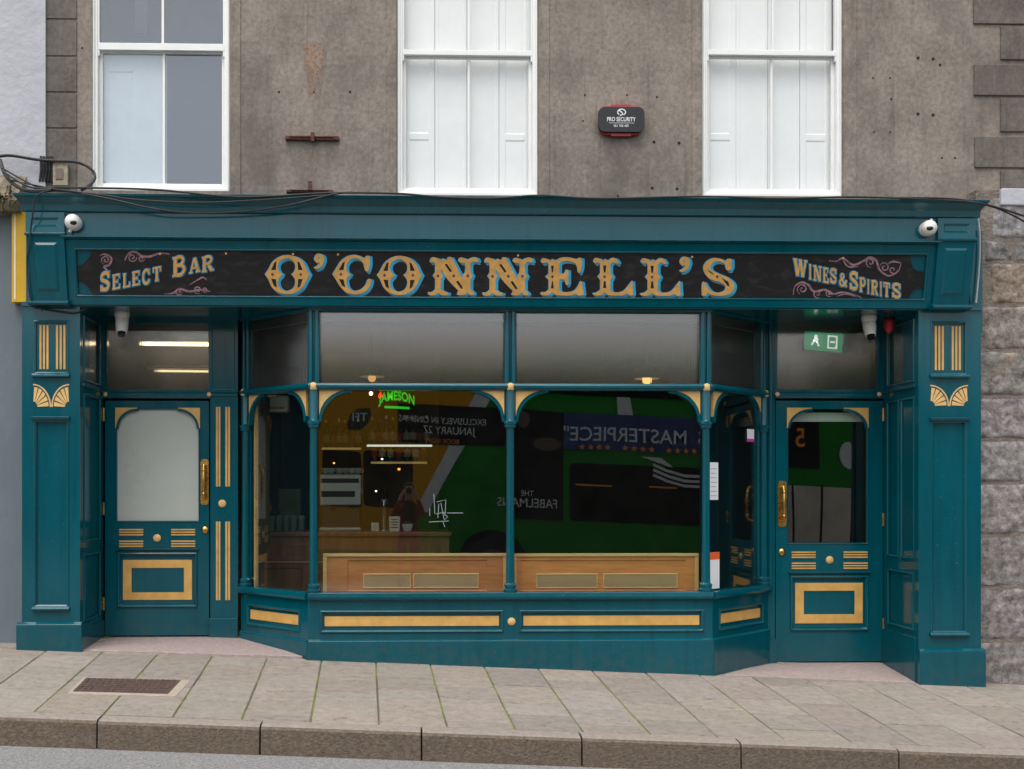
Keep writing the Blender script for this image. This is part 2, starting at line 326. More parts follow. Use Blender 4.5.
    def ribbon(s, pts, w, n0, n1):
        pts = [Vector((p[0], p[1])) for p in pts]; L, Rr = [], []
        ws = w if isinstance(w, (list, tuple)) else [w]*len(pts)
        for i, p in enumerate(pts):
            t = (pts[min(i+1, len(pts)-1)]-pts[max(i-1, 0)]).normalized(); q = Vector((-t.y, t.x))*ws[i]/2
            L.append(p+q); Rr.append(p-q)
        rings = [[s.V((L[i].x, L[i].y, n0)), s.V((L[i].x, L[i].y, n1)), s.V((Rr[i].x, Rr[i].y, n1)), s.V((Rr[i].x, Rr[i].y, n0))] for i in range(len(pts))]
        for a, b in zip(rings, rings[1:]):
            for k in range(4): s.F([a[k], a[(k+1) % 4], b[(k+1) % 4], b[k]])
        s.F(rings[0]); s.F(rings[-1]); return s
    def text(s, body, u, v, h, n=0.0, depth=0.002, align='CENTER', sx=1.0, off=0.0, fl=False):
        c = bpy.data.curves.new('t', 'FONT'); c.body = body; c.size = 1.0; c.extrude = 0.5; c.align_x = align; c.offset = off; c.resolution_u = 3
        o = bpy.data.objects.new('t', c); COL.objects.link(o); dg = bpy.context.evaluated_depsgraph_get()
        me = bpy.data.meshes.new_from_object(o.evaluated_get(dg)); bpy.data.objects.remove(o); bpy.data.curves.remove(c)
        k = h/0.70
        vs = [s.V((u+(-1 if fl else 1)*p.co.x*k*sx, v+p.co.y*k, n+(p.co.z+0.5)*depth)) for p in me.vertices]
        for f in me.polygons: s.F([vs[i] for i in f.vertices])
        bpy.data.meshes.remove(me); return s
    def build(s, name, m, parent=None, bevel=0.0, smooth=False, tint=None):
        o0 = ORG.get(parent.name, Vector()) if parent else Vector()
        bmesh.ops.recalc_face_normals(s.bm, faces=s.bm.faces)
        if o0.length: bmesh.ops.translate(s.bm, verts=s.bm.verts, vec=-o0)
        me = bpy.data.meshes.new(name); s.bm.to_mesh(me); s.bm.free()
        for q in (m if isinstance(m, (list, tuple)) else [m]): me.materials.append(M[q] if isinstance(q, str) else q)
        if smooth:
            for f in me.polygons: f.use_smooth = True
            me.set_sharp_from_angle(angle=math.radians(40))
        o = bpy.data.objects.new(name, me); COL.objects.link(o)
        if parent: o.parent = parent
        ORG[o.name] = o0
        if bevel:
            b = o.modifiers.new('bevel', 'BEVEL'); b.width = bevel; b.segments = 2; b.limit_method = 'ANGLE'; b.angle_limit = math.radians(40)
        return o
ORG = {}
def tag(o, label=None, cat=None, group=None, kind=None):
    for k, v in (('label', label), ('category', cat), ('group', group), ('kind', kind)):
        if v: o[k] = v
    return o
def empty(name, loc, label, cat, group=None):
    o = bpy.data.objects.new(name, None); COL.objects.link(o); o.location = loc; o.empty_display_size = 0.1
    ORG[o.name] = Vector(loc); return tag(o, label, cat, group)
def node(name, parent):
    """an Empty that is a part of its thing and carries sub-parts"""
    o = bpy.data.objects.new(name, None); COL.objects.link(o); o.parent = parent; ORG[o.name] = ORG[parent.name]; return o
def copy_tree(o, parent=None):
    c = o.copy(); COL.objects.link(c); c.parent = parent
    for ch in list(o.children): copy_tree(ch, c)
    return c
def dup(o, loc, label=None, rz=None, scale=None):
    c = copy_tree(o); c.location = loc
    if label: c['label'] = label
    if rz is not None: c.rotation_euler.z = rz
    if scale: c.scale = scale
    return c
def cr(pts, n=5, closed=True):
    """closed Catmull-Rom outline; a third element marks a sharp corner"""
    m = len(pts); P2 = [Vector(p[:2]) for p in pts]; C = [len(p) > 2 for p in pts]; out = []
    for i in range(m if closed else m-1):
        p1, p2 = P2[i], P2[(i+1) % m]
        p0 = p1+(p1-p2)*0.3 if C[i] or (not closed and i == 0) else P2[i-1]
        p3 = p2+(p2-p1)*0.3 if C[(i+1) % m] or (not closed and i == m-2) else P2[(i+2) % m]
        for k in range(n):
            t = k/n
            out.append(0.5*((2*p1)+(p2-p0)*t+(2*p0-5*p1+4*p2-p3)*t*t+(3*p1-p0-3*p2+p3)*t**3))
    if not closed: out.append(P2[-1])
    return [(p.x, p.y) for p in out]
def arc(cx, cy, rx, ry, a0, a1, n=10):
    return [(cx+rx*math.cos(math.radians(a0+(a1-a0)*i/n)), cy+ry*math.sin(math.radians(a0+(a1-a0)*i/n))) for i in range(n+1)]
# ------------------------------------------------------------------ setting: pavement, kerb, road
XL, XR = -9.0, 11.0
def slab_mesh():
    mb = MB(world); bm = mb.bm; lay = bm.loops.layers.float_color.new('tint'); rnd = random.Random(3)
    w = 0.452; x0 = X(237*500/1024+260, -0.1)  # one joint is surveyed
    kx = int((x0-XL)/w)+1; cols = [x0-kx*w+i*w for i in range(int((XR-XL)/w)+2)]
    sk = lambda x, y: x-0.038*y
    for ci, xa in enumerate(cols):
        xb = xa+w; y = 0.9-rnd.random()*0.45; first = True
        while y > -1.96:
            h = rnd.choice((0.3, 0.45, 0.45, 0.6)); y2 = max(y-h, -1.97)
            if y2 > -1.97 and y2+1.97 < 0.16: y2 = -1.97
            g = 0.0055; dz = rnd.uniform(-0.0025, 0.0025); tn = rnd.uniform(0.86, 1.06)
            col = (tn*rnd.uniform(0.98, 1.04), tn, tn*rnd.uniform(0.94, 1.0), 1)
            a, b, c, d = xa+g, xb-g, y2+g*1.5, y-g*1.5
            if not (cover_rect[0]-0.02 < (a+b)/2 < cover_rect[1]+0.02 and False):
                def pt(u, v, z): 
                    xx = sk(u, v); return bm.verts.new((xx, v, ground(xx, v)+dz+z))
                e = 0.005
                top = [pt(a+e, c+e, 0), pt(b-e, c+e, 0), pt(b-e, d-e, 0), pt(a+e, d-e, 0)]
                rim = [pt(a, c, -e), pt(b, c, -e), pt(b, d, -e), pt(a, d, -e)]
                bot = [pt(a, c, -0.03), pt(b, c, -0.03), pt(b, d, -0.03), pt(a, d, -0.03)]
                fs = [bm.faces.new(top)]
                for r1, r2 in ((top, rim), (rim, bot)):
                    for k in range(4): fs.append(bm.faces.new((r1[k], r2[k], r2[(k+1) % 4], r1[(k+1) % 4])))
                for f in fs:
                    for l in f.loops: l[lay] = col
            y = y2
    return mb
_c = [P(73, 692, -1.2), P(180, 694, -1.2)]
def on_ground(px, py, dz=0.0):
    d = P(px, py, 0)-CAM; best = None
    lo, hi = 0.5, 1.3
    for _ in range(50):
        m = (lo+hi)/2; q = CAM+d*m
        if q.z-ground(q.x, q.y)-dz > 0: lo = m
        else: hi = m
    return CAM+d*lo
cA, cB, cC, cD = on_ground(73, 692), on_ground(168, 694.5), on_ground(180.5, 681), on_ground(86, 679)
cover_rect = (min(cA.x, cD.x), max(cB.x, cC.x), cA.y, cD.y)
tag(slab_mesh().build('pavement', 'paving'), kind='structure')
b = MB(world); n = 60
for i in range(n):
    xa, xb = XL+(XR-XL)*i/n, XL+(XR-XL)*(i+1)/n
    v = [b.bm.verts.new((x, y, ground(x, y)-0.009)) for x, y in ((xa, -1.99), (xb, -1.99), (xb, 5.0), (xa, 5.0))]; b.F(v)
tag(b.build('pavement_bed', 'bed'), kind='structure')
# kerb: stones with a rounded front arris
b = MB(world); ks = 1.045; xk = X(260, -2.12)
i = -8
while xk+i*ks < XR:
    xa, xb = xk+i*ks+0.005, xk+(i+1)*ks-0.005; dz = random.uniform(-0.004, 0.004); dy = random.uniform(-0.004, 0.004)
    prof = [(-1.975, 0.0), (-2.085, 0.0), (-2.108, -0.006), (-2.122, -0.022), (-2.132, -0.34), (-1.975, -0.34)]
    A = [b.bm.verts.new((xa, y+dy, ground(xa, y)+z+dz)) for y, z in prof]; B = [b.bm.verts.new((xb, y+dy, ground(xb, y)+z+dz)) for y, z in prof]
    for k in range(6): b.mi = 1 if k in (0, 1) else 0; b.F([A[k], A[(k+1) % 6], B[(k+1) % 6], B[k]])
    b.mi = 0; b.F(A); b.F(list(reversed(B))); i += 1
tag(b.build('kerb', ['kerb', 'kerbtop'], bevel=0.004), kind='structure')
b = MB(world); nx, ny = 60, 24; g = {}
for i in range(nx+1):
    for j in range(ny+1):
        x = -60+120*i/nx; y = -2.10-16.4*j/ny; g[i, j] = b.bm.verts.new((x, y, road_z(x, y)))
for i in range(nx):
    for j in range(ny): b.F([g[i, j], g[i+1, j], g[i+1, j+1], g[i, j+1]])
tag(b.build('road', 'asphalt', smooth=True), kind='structure')
b = MB(world); b.prism([(-60, 60), (60, 60), (60, -60), (-60, -60)], 0, 0.001)
for v in b.bm.verts: v.co.z = -0.0432*v.co.x-0.75 if v.co.z < 0.0005 else -0.0432*v.co.x-0.70
tag(b.build('ground', 'bed'), kind='structure')
# dirt gutter line at the kerb foot
# utility cover with raised tread and its mortar surround
t = empty('utility_cover', tuple((cA+cB+cC+cD)/4), 'rusty brown cast iron cover set in the pavement before the left door', 'manhole cover')
def quad_ground(mb, q, z0, z1):
    lo = [mb.bm.verts.new(p+Vector((0, 0, z0))) for p in q]; hi = [mb.bm.verts.new(p+Vector((0, 0, z1))) for p in q]
    mb.F(hi); mb.F(list(reversed(lo)))
    for k in range(4): mb.F([lo[k], lo[(k+1) % 4], hi[(k+1) % 4], hi[k]])
def lerp4(q, s, tt): return (q[0]*(1-s)+q[1]*s)*(1-tt)+(q[3]*(1-s)+q[2]*s)*tt
Q = [cA, cB, cC, cD]
b = MB(world); quad_ground(b, [lerp4(Q, s, tt) for s, tt in ((-.04, -.16), (1.10, -.16), (1.10, 1.06), (-.04, 1.06))], -0.02, 0.004); b.build('mortar_surround', 'mortar', t)
b = MB(world); quad_ground(b, Q, -0.02, 0.008)
for i in range(16):
    for j in range(7):
        s0, t0 = (i+.5+.22*(j % 2))/16.5, (j+.5)/7
        quad_ground(b, [lerp4(Q, s0+ds/16, t0+dt/7) for ds, dt in ((-.3, -.3), (.3, -.3), (.3, .3), (-.3, .3))], 0.007, 0.0125)
b.build('cover_plate', 'cover', t)
# ------------------------------------------------------------------ the rendered upper building
YW = 0.30
bld = empty('pub_building', (0.6, YW, 3.6), 'grey weathered cement rendered upper storey with three white sash windows', 'building')
xl, xr = X(46, YW), XR
ztop, zbot = 6.6, Z(205, YW)
wins = [(92, 230, 190.5, -20), (397, 538, 195, -20), (702, 842, 196, -20)]
holes = []
for a, c, bt, tp in wins:
    r = rect(a, c, tp, bt, YW); holes.append((r[0], r[1], r[2], r[3]+0.5, 0, 0, 1))
b = MB(front(YW)); b.panel(xl, xr, zbot-0.25, ztop, holes, 0, 0.32)
# raised plaster bands beside the windows
for pa, pb in ((231, 240.5), (387, 396), (539, 549), (692, 701), (843, 856)):
    b.box(X(pa, YW), X(pb, YW), zbot-0.2, ztop-0.01, -0.02, 0.009)
# small drilled holes
b.mi = 1
for px, py, r in ((279, 92, .011), (314, 92, .011), (350, 92, .011), (654, 142, .014), (679, 143, .014), (652, 188, .013), (677, 189, .013), (585, 95, .009), (627, 95, .009), (657, 97, .009), (583, 121, .008), (918, 58, .014), (933, 59, .014), (940, 65, .012), (918, 114, .014), (933, 115, .014), (891, 99, .010), (873, 78, .008), (890, 78, .008), (874, 132, .008), (890, 132, .008), (942, 158, .009), (955, 158, .009), (66, 77, .008), (76, 87, .008), (59, 47, .007), (82, 48, .009), (618, 196, .009), (312, 47, .006)):
    q = P(px, py, YW); b.disc(q.x, q.z, r, 0.0, 0.0015, 10)
wall = b.build('wall', ['wall', 'hole'], bld)
b = MB(front(YW))
for y0, y1 in ((-12, 19), (21, 56), (58, 92), (94, 128), (130, 200)):
    b.box(xl+0.003, X(77, YW), Z(y1, YW, 60), Z(y0, YW, 60), -0.01, 0.010)
b.build('quoin_band', 'quoin', bld, bevel=0.005); b = MB(front(YW))
for px0, y0, y1 in ((973, -40, 24.5), (1000, 27, 60), (973.5, 65, 96), (1000, 99, 132), (974, 137, 168), (1000, 171, 189)):
    b.box(X(px0, YW), X(1082, YW), Z(y1, YW, 1000), Z(y0, YW, 1000), -0.01, 0.018)
b.build('quoin_course', 'quoin', bld, bevel=0.006)
# rust stain left by a removed bracket: an irregular deposit on the plaster
def rustmat():
    m = mat('rust_stain', (0.30, 0.25, 0.205), 0.95, col2=(0.33, 0.12, 0.04), scale=44, thr=(0.48, 0.60)); nt = m.node_tree; L = nt.links
    b_ = nt.nodes['Principled BSDF']; tc = nt.nodes['Texture Coordinate'] if 'Texture Coordinate' in nt.nodes else _n(nt, 'ShaderNodeTexCoord')
    mp = _n(nt, 'ShaderNodeMapping'); mp.inputs['Scale'].default_value = (3.0, 1, 0.5); L.new(tc.outputs['Object'], mp.inputs['Vector'])
    nz = _n(nt, 'ShaderNodeTexNoise', Scale=26.0, Detail=8.0); L.new(mp.outputs[0], nz.inputs['Vector'])
    uv = _n(nt, 'ShaderNodeAttribute', attribute_name='fade')
    ad = _n(nt, 'ShaderNodeMath', operation='MULTIPLY_ADD'); ad.inputs[1].default_value = 1.0; L.new(uv.outputs['Fac'], ad.inputs[0]); L.new(nz.outputs['Fac'], ad.inputs[2])
    mr = _n(nt, 'ShaderNodeMapRange'); mr.inputs['From Min'].default_value = 0.80; mr.inputs['From Max'].default_value = 1.30; mr.inputs['To Max'].default_value = 0.85
    L.new(ad.outputs[0], mr.inputs[0]); L.new(mr.outputs[0], b_.inputs['Alpha']); return m
M['ruststain'] = rustmat()
for (xa, xb, ya, yb, f0, f1) in ((301, 328, 43, 66, .8, .9), (303, 326, 66, 100, .8, .35), (308, 321, 100, 136, .35, .2), (303, 322, 144, 184, .45, .2)):
    N = 8; b = MB(front(YW)); lay = b.bm.loops.layers.float_color.new('fade')
    for i in range(N):
        for j in range(N):
            q = []
            for s_, t_ in ((i, j), (i+1, j), (i+1, j+1), (i, j+1)):
                w_ = P(xa+(xb-xa)*s_/N, ya+(yb-ya)*t_/N, YW); e = 1-abs(2*s_/N-1)**3
                q.append((b.V((w_.x, w_.z, 0.004)), (f0+(f1-f0)*t_/N)*e*(1 if ya > 50 or t_ else .6)))
            f = b.F([k[0] for k in q])
            for l, k in zip(f.loops, q): l[lay] = (k[1], k[1], k[1], 1)
    b.build('rust_stain', 'ruststain', bld)
def sash_window(pxs, kind):
    a, c, bt, tp = pxs; Yf = YW+0.028
    w = node('sash_window', bld); T = front(Yf)
    x0, x1, z0, z1 = rect(a-.5, c+.5, tp, bt+5, Yf); z1 += 0.4
    fw = 0.052; mt, mb_ = (43, 50) if kind == 0 else (50, 55)
    zm0, zm1 = Z(mb_, Yf, (a+c)/2), Z(mt, Yf, (a+c)/2); xc = (x0+x1)/2+0.012
    b = MB(T); b.ring((x0, x1, z0, z1), (x0+fw, x1-fw, z0+0.075, z1-0.05), -0.08, 0.0)
    b.ring((x0+.012, x1-.012, z0, z1), (x0+fw*.55, x1-fw*.55, z0+0.06, z1-0.05), 0.0, 0.016)
    b.build('frame', 'white', w, bevel=0.003)
    b = MB(T)   # upper sash (outer) and lower sash (inner)
    e = 0.03
    b.box(x0+fw, x1-fw, zm0, zm1, -0.045, -0.004); b.box(xc-.011, xc+.011, zm1, z1, -0.04, -0.012)
    b.box(x0+fw, x0+fw+.014, zm0-.05, z1, -0.045, -.006); b.box(x1-fw-.014, x1-fw, zm0-.05, z1, -.045, -.006)
    b.box(x0+fw, x1-fw, zm0-0.012, zm0+0.02, -0.086, -0.047); b.box(xc-.011, xc+.011, z0+.1, zm0, -.08, -.052)
    b.box(x0+fw, x0+fw+e, z0+.05, zm0, -.088, -.05); b.box(x1-fw-e, x1-fw, z0+.05, zm0, -.088, -.05); b.box(x0+fw+e+.001, x1-fw-e-.001, z0+.05, z0+.115, -.088, -.051)
    b.build('sash', 'white', w, bevel=0.003)
    b = MB(T); b.box(x0+fw, x1-fw, zm1-.01, z1, -.030, -.026); b.box(x0+fw, x1-fw, z0+.1, zm0, -.072, -.068)
    b.build('pane', 'sashblue' if kind == 0 else 'sashglass', w)
    if kind:
        b = MB(front(Yf+0.115)); ws = (x1-x0-2*fw)/4; zz = [z0-.1, z0+(zm0-z0)*0.46, z1]
        for i in range(4):
            ua = x0+fw+i*ws; hol = []
            if i in (0, 3):
                hol = [(ua+.05, ua+ws-.05, z0+.05, zz[1]-.02, .012, .006), (ua+.05, ua+ws-.05, zz[1]+.03, z1-.3, .012, .006)]
            else: hol = [(ua+.03, ua+ws-.03, z0+.05, z1-.3, .010, .003)]
            b.panel(ua+.002, ua+ws-.002, zz[0], z1, hol, 0.0 if i in (0, 3) else -0.008, .03)
        b.build('shutter', 'shutter', w)
        b = MB(front(Yf+.16)); b.box(x0-.1, x1+.1, z0-.2, z1+.1, -.05, -.02); b.build('shutter_backing', 'shutter', w)
    else:
        b = MB(front(Yf+0.10)); xm = X(164, Yf); b.panel(x0+fw-.02, xm, z0-.1, Z(50, Yf, 130), [(x0+fw+.06, xm-.28, z0+.05, zm0-.15, .01, .006)], 0, .03)
        b.build('shutter', 'shutter', w)
        b = MB(world)   # the room behind: walls coloured for the blue sky reflection, dark curtain
        b.box(x0-.3, x1+.5, Yf+1.5, Yf+1.55, z0-.4, z1+.2); b.box(x0-.3, x0-.25, Yf+.3, Yf+1.5, z0-.4, z1+.2); b.box(x1+.5, x1+.55, Yf+.3, Yf+1.5, z0-.4, z1+.2)
        b.box(x0-.3, x1+.5, Yf+.3, Yf+1.5, z1+.15, z1+.2); b.box(x0-.3, x1+.5, Yf+.3, Yf+1.5, z0-.45, z0-.4)
        b.build('room_lining', M.setdefault('skytintroom', mat('sky_reflection_blue', (0.38, 0.50, 0.68), 0.9)), w)
        b = MB(front(Yf+.14)); b.box(X(135, Yf+.14), X(147, Yf+.14), Z(33, Yf+.14, 140), z1, -.02, 0); b.build('curtain', 'darkplastic', w)
for k, wn in enumerate(wins): sash_window(wn, 0 if k == 0 else 1)
# ------------------------------------------------------------------ neighbours
nb = empty('neighbour_house', (X(10, .25), .25, 0.2), 'neighbouring house with pale grey upper wall and slate grey ground floor', 'house')
YL = 0.27
b = MB(front(YL)); b.box(-9.5, X(45.4, YL), Z(192, YL, 20), ztop, -.3, 0); b.build('upper_wall', 'leftwhite', nb)
b = MB(front(YL)); b.box(-9.5, X(60, YL), ground(-4, 0)-.5, Z(210, YL, 10), -.3, .05); b.build('ground_floor_wall', 'leftblue', nb)
b = MB(front(YL)); b.prof([(0, Z(218, YL, 10)), (.20, Z(216, YL, 10)), (.24, Z(208, YL, 10)), (.22, Z(200, YL, 10)), (.04, Z(180, YL, 10)), (0, Z(176, YL, 10))], -9.5, X(20, 0.1)); 
bmesh.ops.subdivide_edges(b.bm, edges=[e for e in b.bm.edges if e.calc_length() > 1], cuts=120)
for v in b.bm.verts: v.co += Vector((0, random.uniform(-.012, .012), random.uniform(-.012, .012)))
b.build('ledge', 'ledge', nb)
# yellow panel sign on its edge
t = empty('yellow_panel', tuple(P(20, 300, .2)), 'narrow yellow sign panel beside the left end of the fascia', 'sign')
b = MB(front(.16)); r = rect(12.5, 29, 213, 302.5, .16); b.box(r[0], r[1], r[2], r[3], -.06, .02); b.build('panel', 'yellow', t, bevel=.003)
b = MB(front(.16)); r2 = rect(15.2, 16.6, 213, 301, .16); b.box(r2[0], r2[1], r2[2]+.01, r2[3]-.01, .0195, .0235); b.build('edge_strip', 'ink', t)
# rubble stone wall at the right
sw = empty('stone_wall', (X(1004), .12, ground(5, 0)), 'grey rubble limestone wall with orange lichen right of the shopfront', 'wall')
YS = .14
b = MB(front(YS)); lay = b.bm.loops.layers.float_color.new('tint'); rnd = random.Random(11)
rows = [196, 240, 262, 305, 351, 397, 440, 483, 535, 588, 640, 700]
for j in range(len(rows)-1):
    zt, zb = Z(rows[j], YS, 1000), Z(rows[j+1], YS, 1000); px = 981.5
    xs = X(980.5, YS)-.12 if j > 2 else X(990 if j != 1 else 984, YS)
    first = True
    while xs < XR-.3:
        w = rnd.uniform(.46, .8) if j > 2 else rnd.uniform(.16, .4)
        if first and j > 2: w = (.44 if j % 2 else .66)+rnd.uniform(-.05, .08)+.12
        if j == 2: w = rnd.uniform(.3, .5)
        if j == 0: w = rnd.uniform(.5, .6)
        g = rnd.uniform(.003, .008); tn = rnd.uniform(.75, 1.15); base = len(b.bm.verts)
        c = (tn, tn*rnd.uniform(.95, 1.0), tn*rnd.uniform(.9, 1.0), 1)
        if j == 2: c = (1.2, 1.0, .82, 1)
        if j == 0: c = (1.15, 1.15, 1.2, 1)
        if j in (3,) and first: c = (1.1, 1.0, .9, 1)
        xa, xb, za, zb2 = xs+g, xs+w-g, zb+g, zt-g; NU, NV = 30, 22; gr = {}; sd = rnd.uniform(0, 90)
        for a in range(NU+1):
            for d in range(NV+1):
                u, v = a/NU, d/NV; e = min(u*(xb-xa), (1-u)*(xb-xa), v*(zb2-za), (1-v)*(zb2-za)); x_, z_ = xa+(xb-xa)*u, za+(zb2-za)*v
                q1 = mnoise.fractal(Vector((x_*7, z_*7, sd)), .8, 2.1, 5); q2 = mnoise.noise(Vector((x_*5, z_*5, sd+7))); q3 = mnoise.noise(Vector((x_*5, z_*5, sd+19)))
                rim = min(1, e/.028); n = -.014+.022*rim**.5+.016*q1*rim
                gr[a, d] = b.V((x_+.016*q2, z_+.014*q3, n))
        for a in range(NU):
            for d in range(NV):
                f = b.F([gr[a, d], gr[a+1, d], gr[a+1, d+1], gr[a, d+1]])
                if f:
                    for l in f.loops: l[lay] = c
        xs += w; first = False
b.build('stonework', 'stone', sw, smooth=True)
b = MB(front(YS)); b.box(X(976, YS), XR-.1, ground(8, 0)-.5, Z(190, YS, 1000), -.3, -.001); b.build('mortar_bed', 'stonejoint', sw)
b = MB(front(YS)); b.box(X(999.5, YS), XR-.2, Z(206, YS, 1010), Z(189, YS, 1010), -.2, .03); b.build('coping', 'leftwhite', sw, bevel=.01)
# ------------------------------------------------------------------ the timber shopfront
YD = 0.70                                           # plane of the recessed doors
sf = empty('shopfront', (X(500), 0.0, ground(X(500), 0)), 'teal painted timber pub shopfront with gold trim, canted bay window and two recessed doors', 'shopfront')
H = 'teal'
zfb, zsb, zst, zrt, zfrt, zct, zc0 = Z(306.5, -.05), Z(298.2, -.06), Z(251.5, -.13), Z(242.5, -.15), Z(215, -.17), Z(196, -.27), Z(214.5, -.17)
YF0, YF1 = -.05, -.155                              # fascia leans outward from bottom to top
zsof = Z(308, 0)
def pilaster(pa, pb, plin, py_plinth, sb, pan, top, rightside):
    x0, x1 = X(pa), X(pb); p = node('pilaster', sf); zp = Z(py_plinth, 0, (pa+pb)/2); zg = ground((x0+x1)/2, 0)-.12
    T = front(0.0)
    u0, u1 = X(pan[0]), X(pan[1]); m = (pa+pb)/2
    up = (u0, u1, Z(top[1], 0, m), Z(top[0], 0, m), .012, .016); lo = (u0, u1, Z(pan[3], 0, m), Z(pan[2], 0, m), .016, .02)
    b = MB(T); b.panel(x0, x1, zp-.02, zfb+.03, [up, lo], 0, .04)
    b.box(x0+.001, x1-.001, zg, zfb+.03, -.30, -.036)                              # core
    for h in (up, lo):
        b.bead(h[0]-.006, h[1]+.006, h[2]-.006, h[3]+.006, .022, .008)
        b.prof([(0, h[2]-.03), (.030, h[2]-.026), (.034, h[2]-.012), (.016, h[2]+.004), (0, h[2]+.006)], h[0]-.012, h[1]+.012)
    b.prof([(0, lo[3]-.006), (.02, lo[3]), (.034, lo[3]+.016), (.034, lo[3]+.026), (0, lo[3]+.03)], lo[0]-.014, lo[1]+.014)
    b.build('shaft', H, p, bevel=.002)
    b = MB(T); q0, q1 = X(plin[0]), X(plin[1])
    b.box(q0, q1, zg, zp, -.3, .035); b.prof([(.034, zp), (.036, zp+.006), (.01, zp+.026), (-.01, zp+.026), (-.01, zp)], q0+.002, q1-.002); b.build('plinth', H, p, bevel=.004)
    # gold flutes
    for g in sb:
        b = MB(T); n_ = -.016
        for k in range(3):
            a = g[0]+(g[1]-g[0])*(k*.39); c = a+(g[1]-g[0])*.22
            b.box(X(a), X(c), Z(top[3], 0, m), Z(top[2], 0, m), n_-.004, n_+.004)
        b.build('gold_flute', 'gold', p)
    # fan motif: two quarter fans of five feathers
    zt_, zb_ = Z(top[4], 0, m), Z(top[5], 0, m); w = X(pan[1]+1)-X(pan[0]-1); xm = (u0+u1)/2; hgt = zt_-zb_
    b = MB(T)
    for s_ in (-1, 1):
        C = (xm+s_*(w/2-.002), zb_); rx, rz = w/2-.004, hgt
        pol = lambda k, a: (C[0]-s_*rx*k*math.cos(math.radians(a)), C[1]+rz*k*math.sin(math.radians(a)))
        b.ribbon([pol(.97, a) for a in range(0, 91, 6)], .011, 0.0, .004)
        for k in range(5):
            a0, a1 = 2+k*17.6, 2+k*17.6+13.6
            pts = [pol(.87, a0), pol(.87, (a0+a1)/2), pol(.87, a1), pol(.24, a1), pol(.24, a0)]
            if s_ > 0: pts.reverse()
            b.prism(pts, 0.0, .0035)
    b.build('fan_motif', 'cream', p)
    # bracket block on the fascia (leans with it)
    return p
pL = pilaster(22, 80, (17.5, 82.5), 625, ((39, 48), (55.5, 65)), (34, 68.5, 420, 607), (321, 374, 325, 369, 384, 407), False)
pR = pilaster(918.5, 981, (918, 984), 651.5, ((935.5, 944.5), (952.5, 961.5)), (931, 967, 421, 633), (322, 375, 326, 370, 385, 406), True)
# fascia: rails round the sign, frieze, cornice
fx0, fx1 = X(64, -.1), X(937, -.1)
def yl(z): return YF0+(YF1-YF0)*(z-zfb)/(zrt-zfb)
FT = lambda u, v, n: Vector((u, yl(v)-n, v))
fa = node('fascia', sf)
b = MB(FT); b.panel(fx0, fx1, zfb, zrt, [(X(76, -.1), X(926, -.1), zsb, zst, .004, .022)], 0, .06)
b.bead(X(75, -.1), X(927, -.1), zsb-.006, zst+.006, .016, .007)
b.build('sign_frame', H, fa, bevel=.002)
b = MB(front(0)); b.prof([(.14, zrt), (.175, zrt+.004), (.20, zrt+.016), (.20, zrt+.026), (.165, zrt+.036), (.12, zrt+.036)], fx0, fx1)
b.build('bead_moulding', H, fa)
b = MB(front(0)); b.box(X(25, -.17), X(972, -.17), zrt+.03, zc0+.05, -.28, .160); b.build('frieze', H, fa, bevel=.002)
b = MB(front(0)); cz = zc0-.004; ch = zct-cz
pr = [(.10, cz), (.182, cz), (.190, cz+.006), (.192, cz+.03), (.194, cz+ch*.42), (.2, cz+ch*.48), (.215, cz+ch*.58), (.25, cz+ch*.80), (.262, cz+ch*.83), (.268, cz+ch*.98), (.26, cz+ch), (-.28, cz+ch+.02), (-.28, cz)]
b.prof(pr, X(24.5, -.17)+.09, X(972, -.17)-.1+.05, mitre=.58); b.build('cornice', H, fa, bevel=.002)
b = MB(front(.0)); b.box(X(971, 0), X(983, 0), zfb-.2, zrt+.16, -.2, -.01); b.box(X(26, .1), X(980, .1), zsof+.02, zct-.03, -.30, -.1); b.build('backing_board', H, fa)
for (a, c, base0, base1, p0, p1) in ((26.5, 64, 30.5, 69.5, 33, 57), (937.5, 974, 930.5, 968.5, 944, 966)):
    bx = node('bracket', sf)
    x0, x1 = X(base0+1, -.06), X(base1-1, -.06); xm = (x0+x1)/2; w = (x1-x0)/2
    b = MB(lambda u, v, n: Vector((u, yl(v)-n, v)))
    b.panel(x0, x1, zfb+.03, zrt+.03, [(xm-w*.62, xm+w*.62, zfb+.10, zrt-.03, .02, -.012)], .03, .12)
    b.build('console', H, bx, bevel=.003)
    b = MB(front(0)); b.prof([(0, zfb-.018), (.11, zfb-.012), (.125, zfb+.0), (.125, zfb+.012), (.085, zfb+.03), (0, zfb+.03)], x0-.012, x1+.012, mitre=.0); b.build('bracket_foot', H, bx, bevel=.002)
    b = MB(front(0)); b.panel(x0-.005, x1+.005, zrt+.045, zfrt-.006, [(xm-w*.72, xm+w*.72, zrt+.045+.05, zfrt-.05, .018, .012)], .190, .09)
    b.prof([(.12, zrt+.022), (.205, zrt+.026), (.212, zrt+.040), (.195, zrt+.052), (.12, zrt+.052)], x0-.012, x1+.012)
    b.build('frieze_block', H, bx, bevel=.003)
# soffit over the recesses
b = MB(front(0)); b.box(X(22), X(981), zsof-.004, zsof+.02, -1.0, .02); b.build('soffit', H, sf)
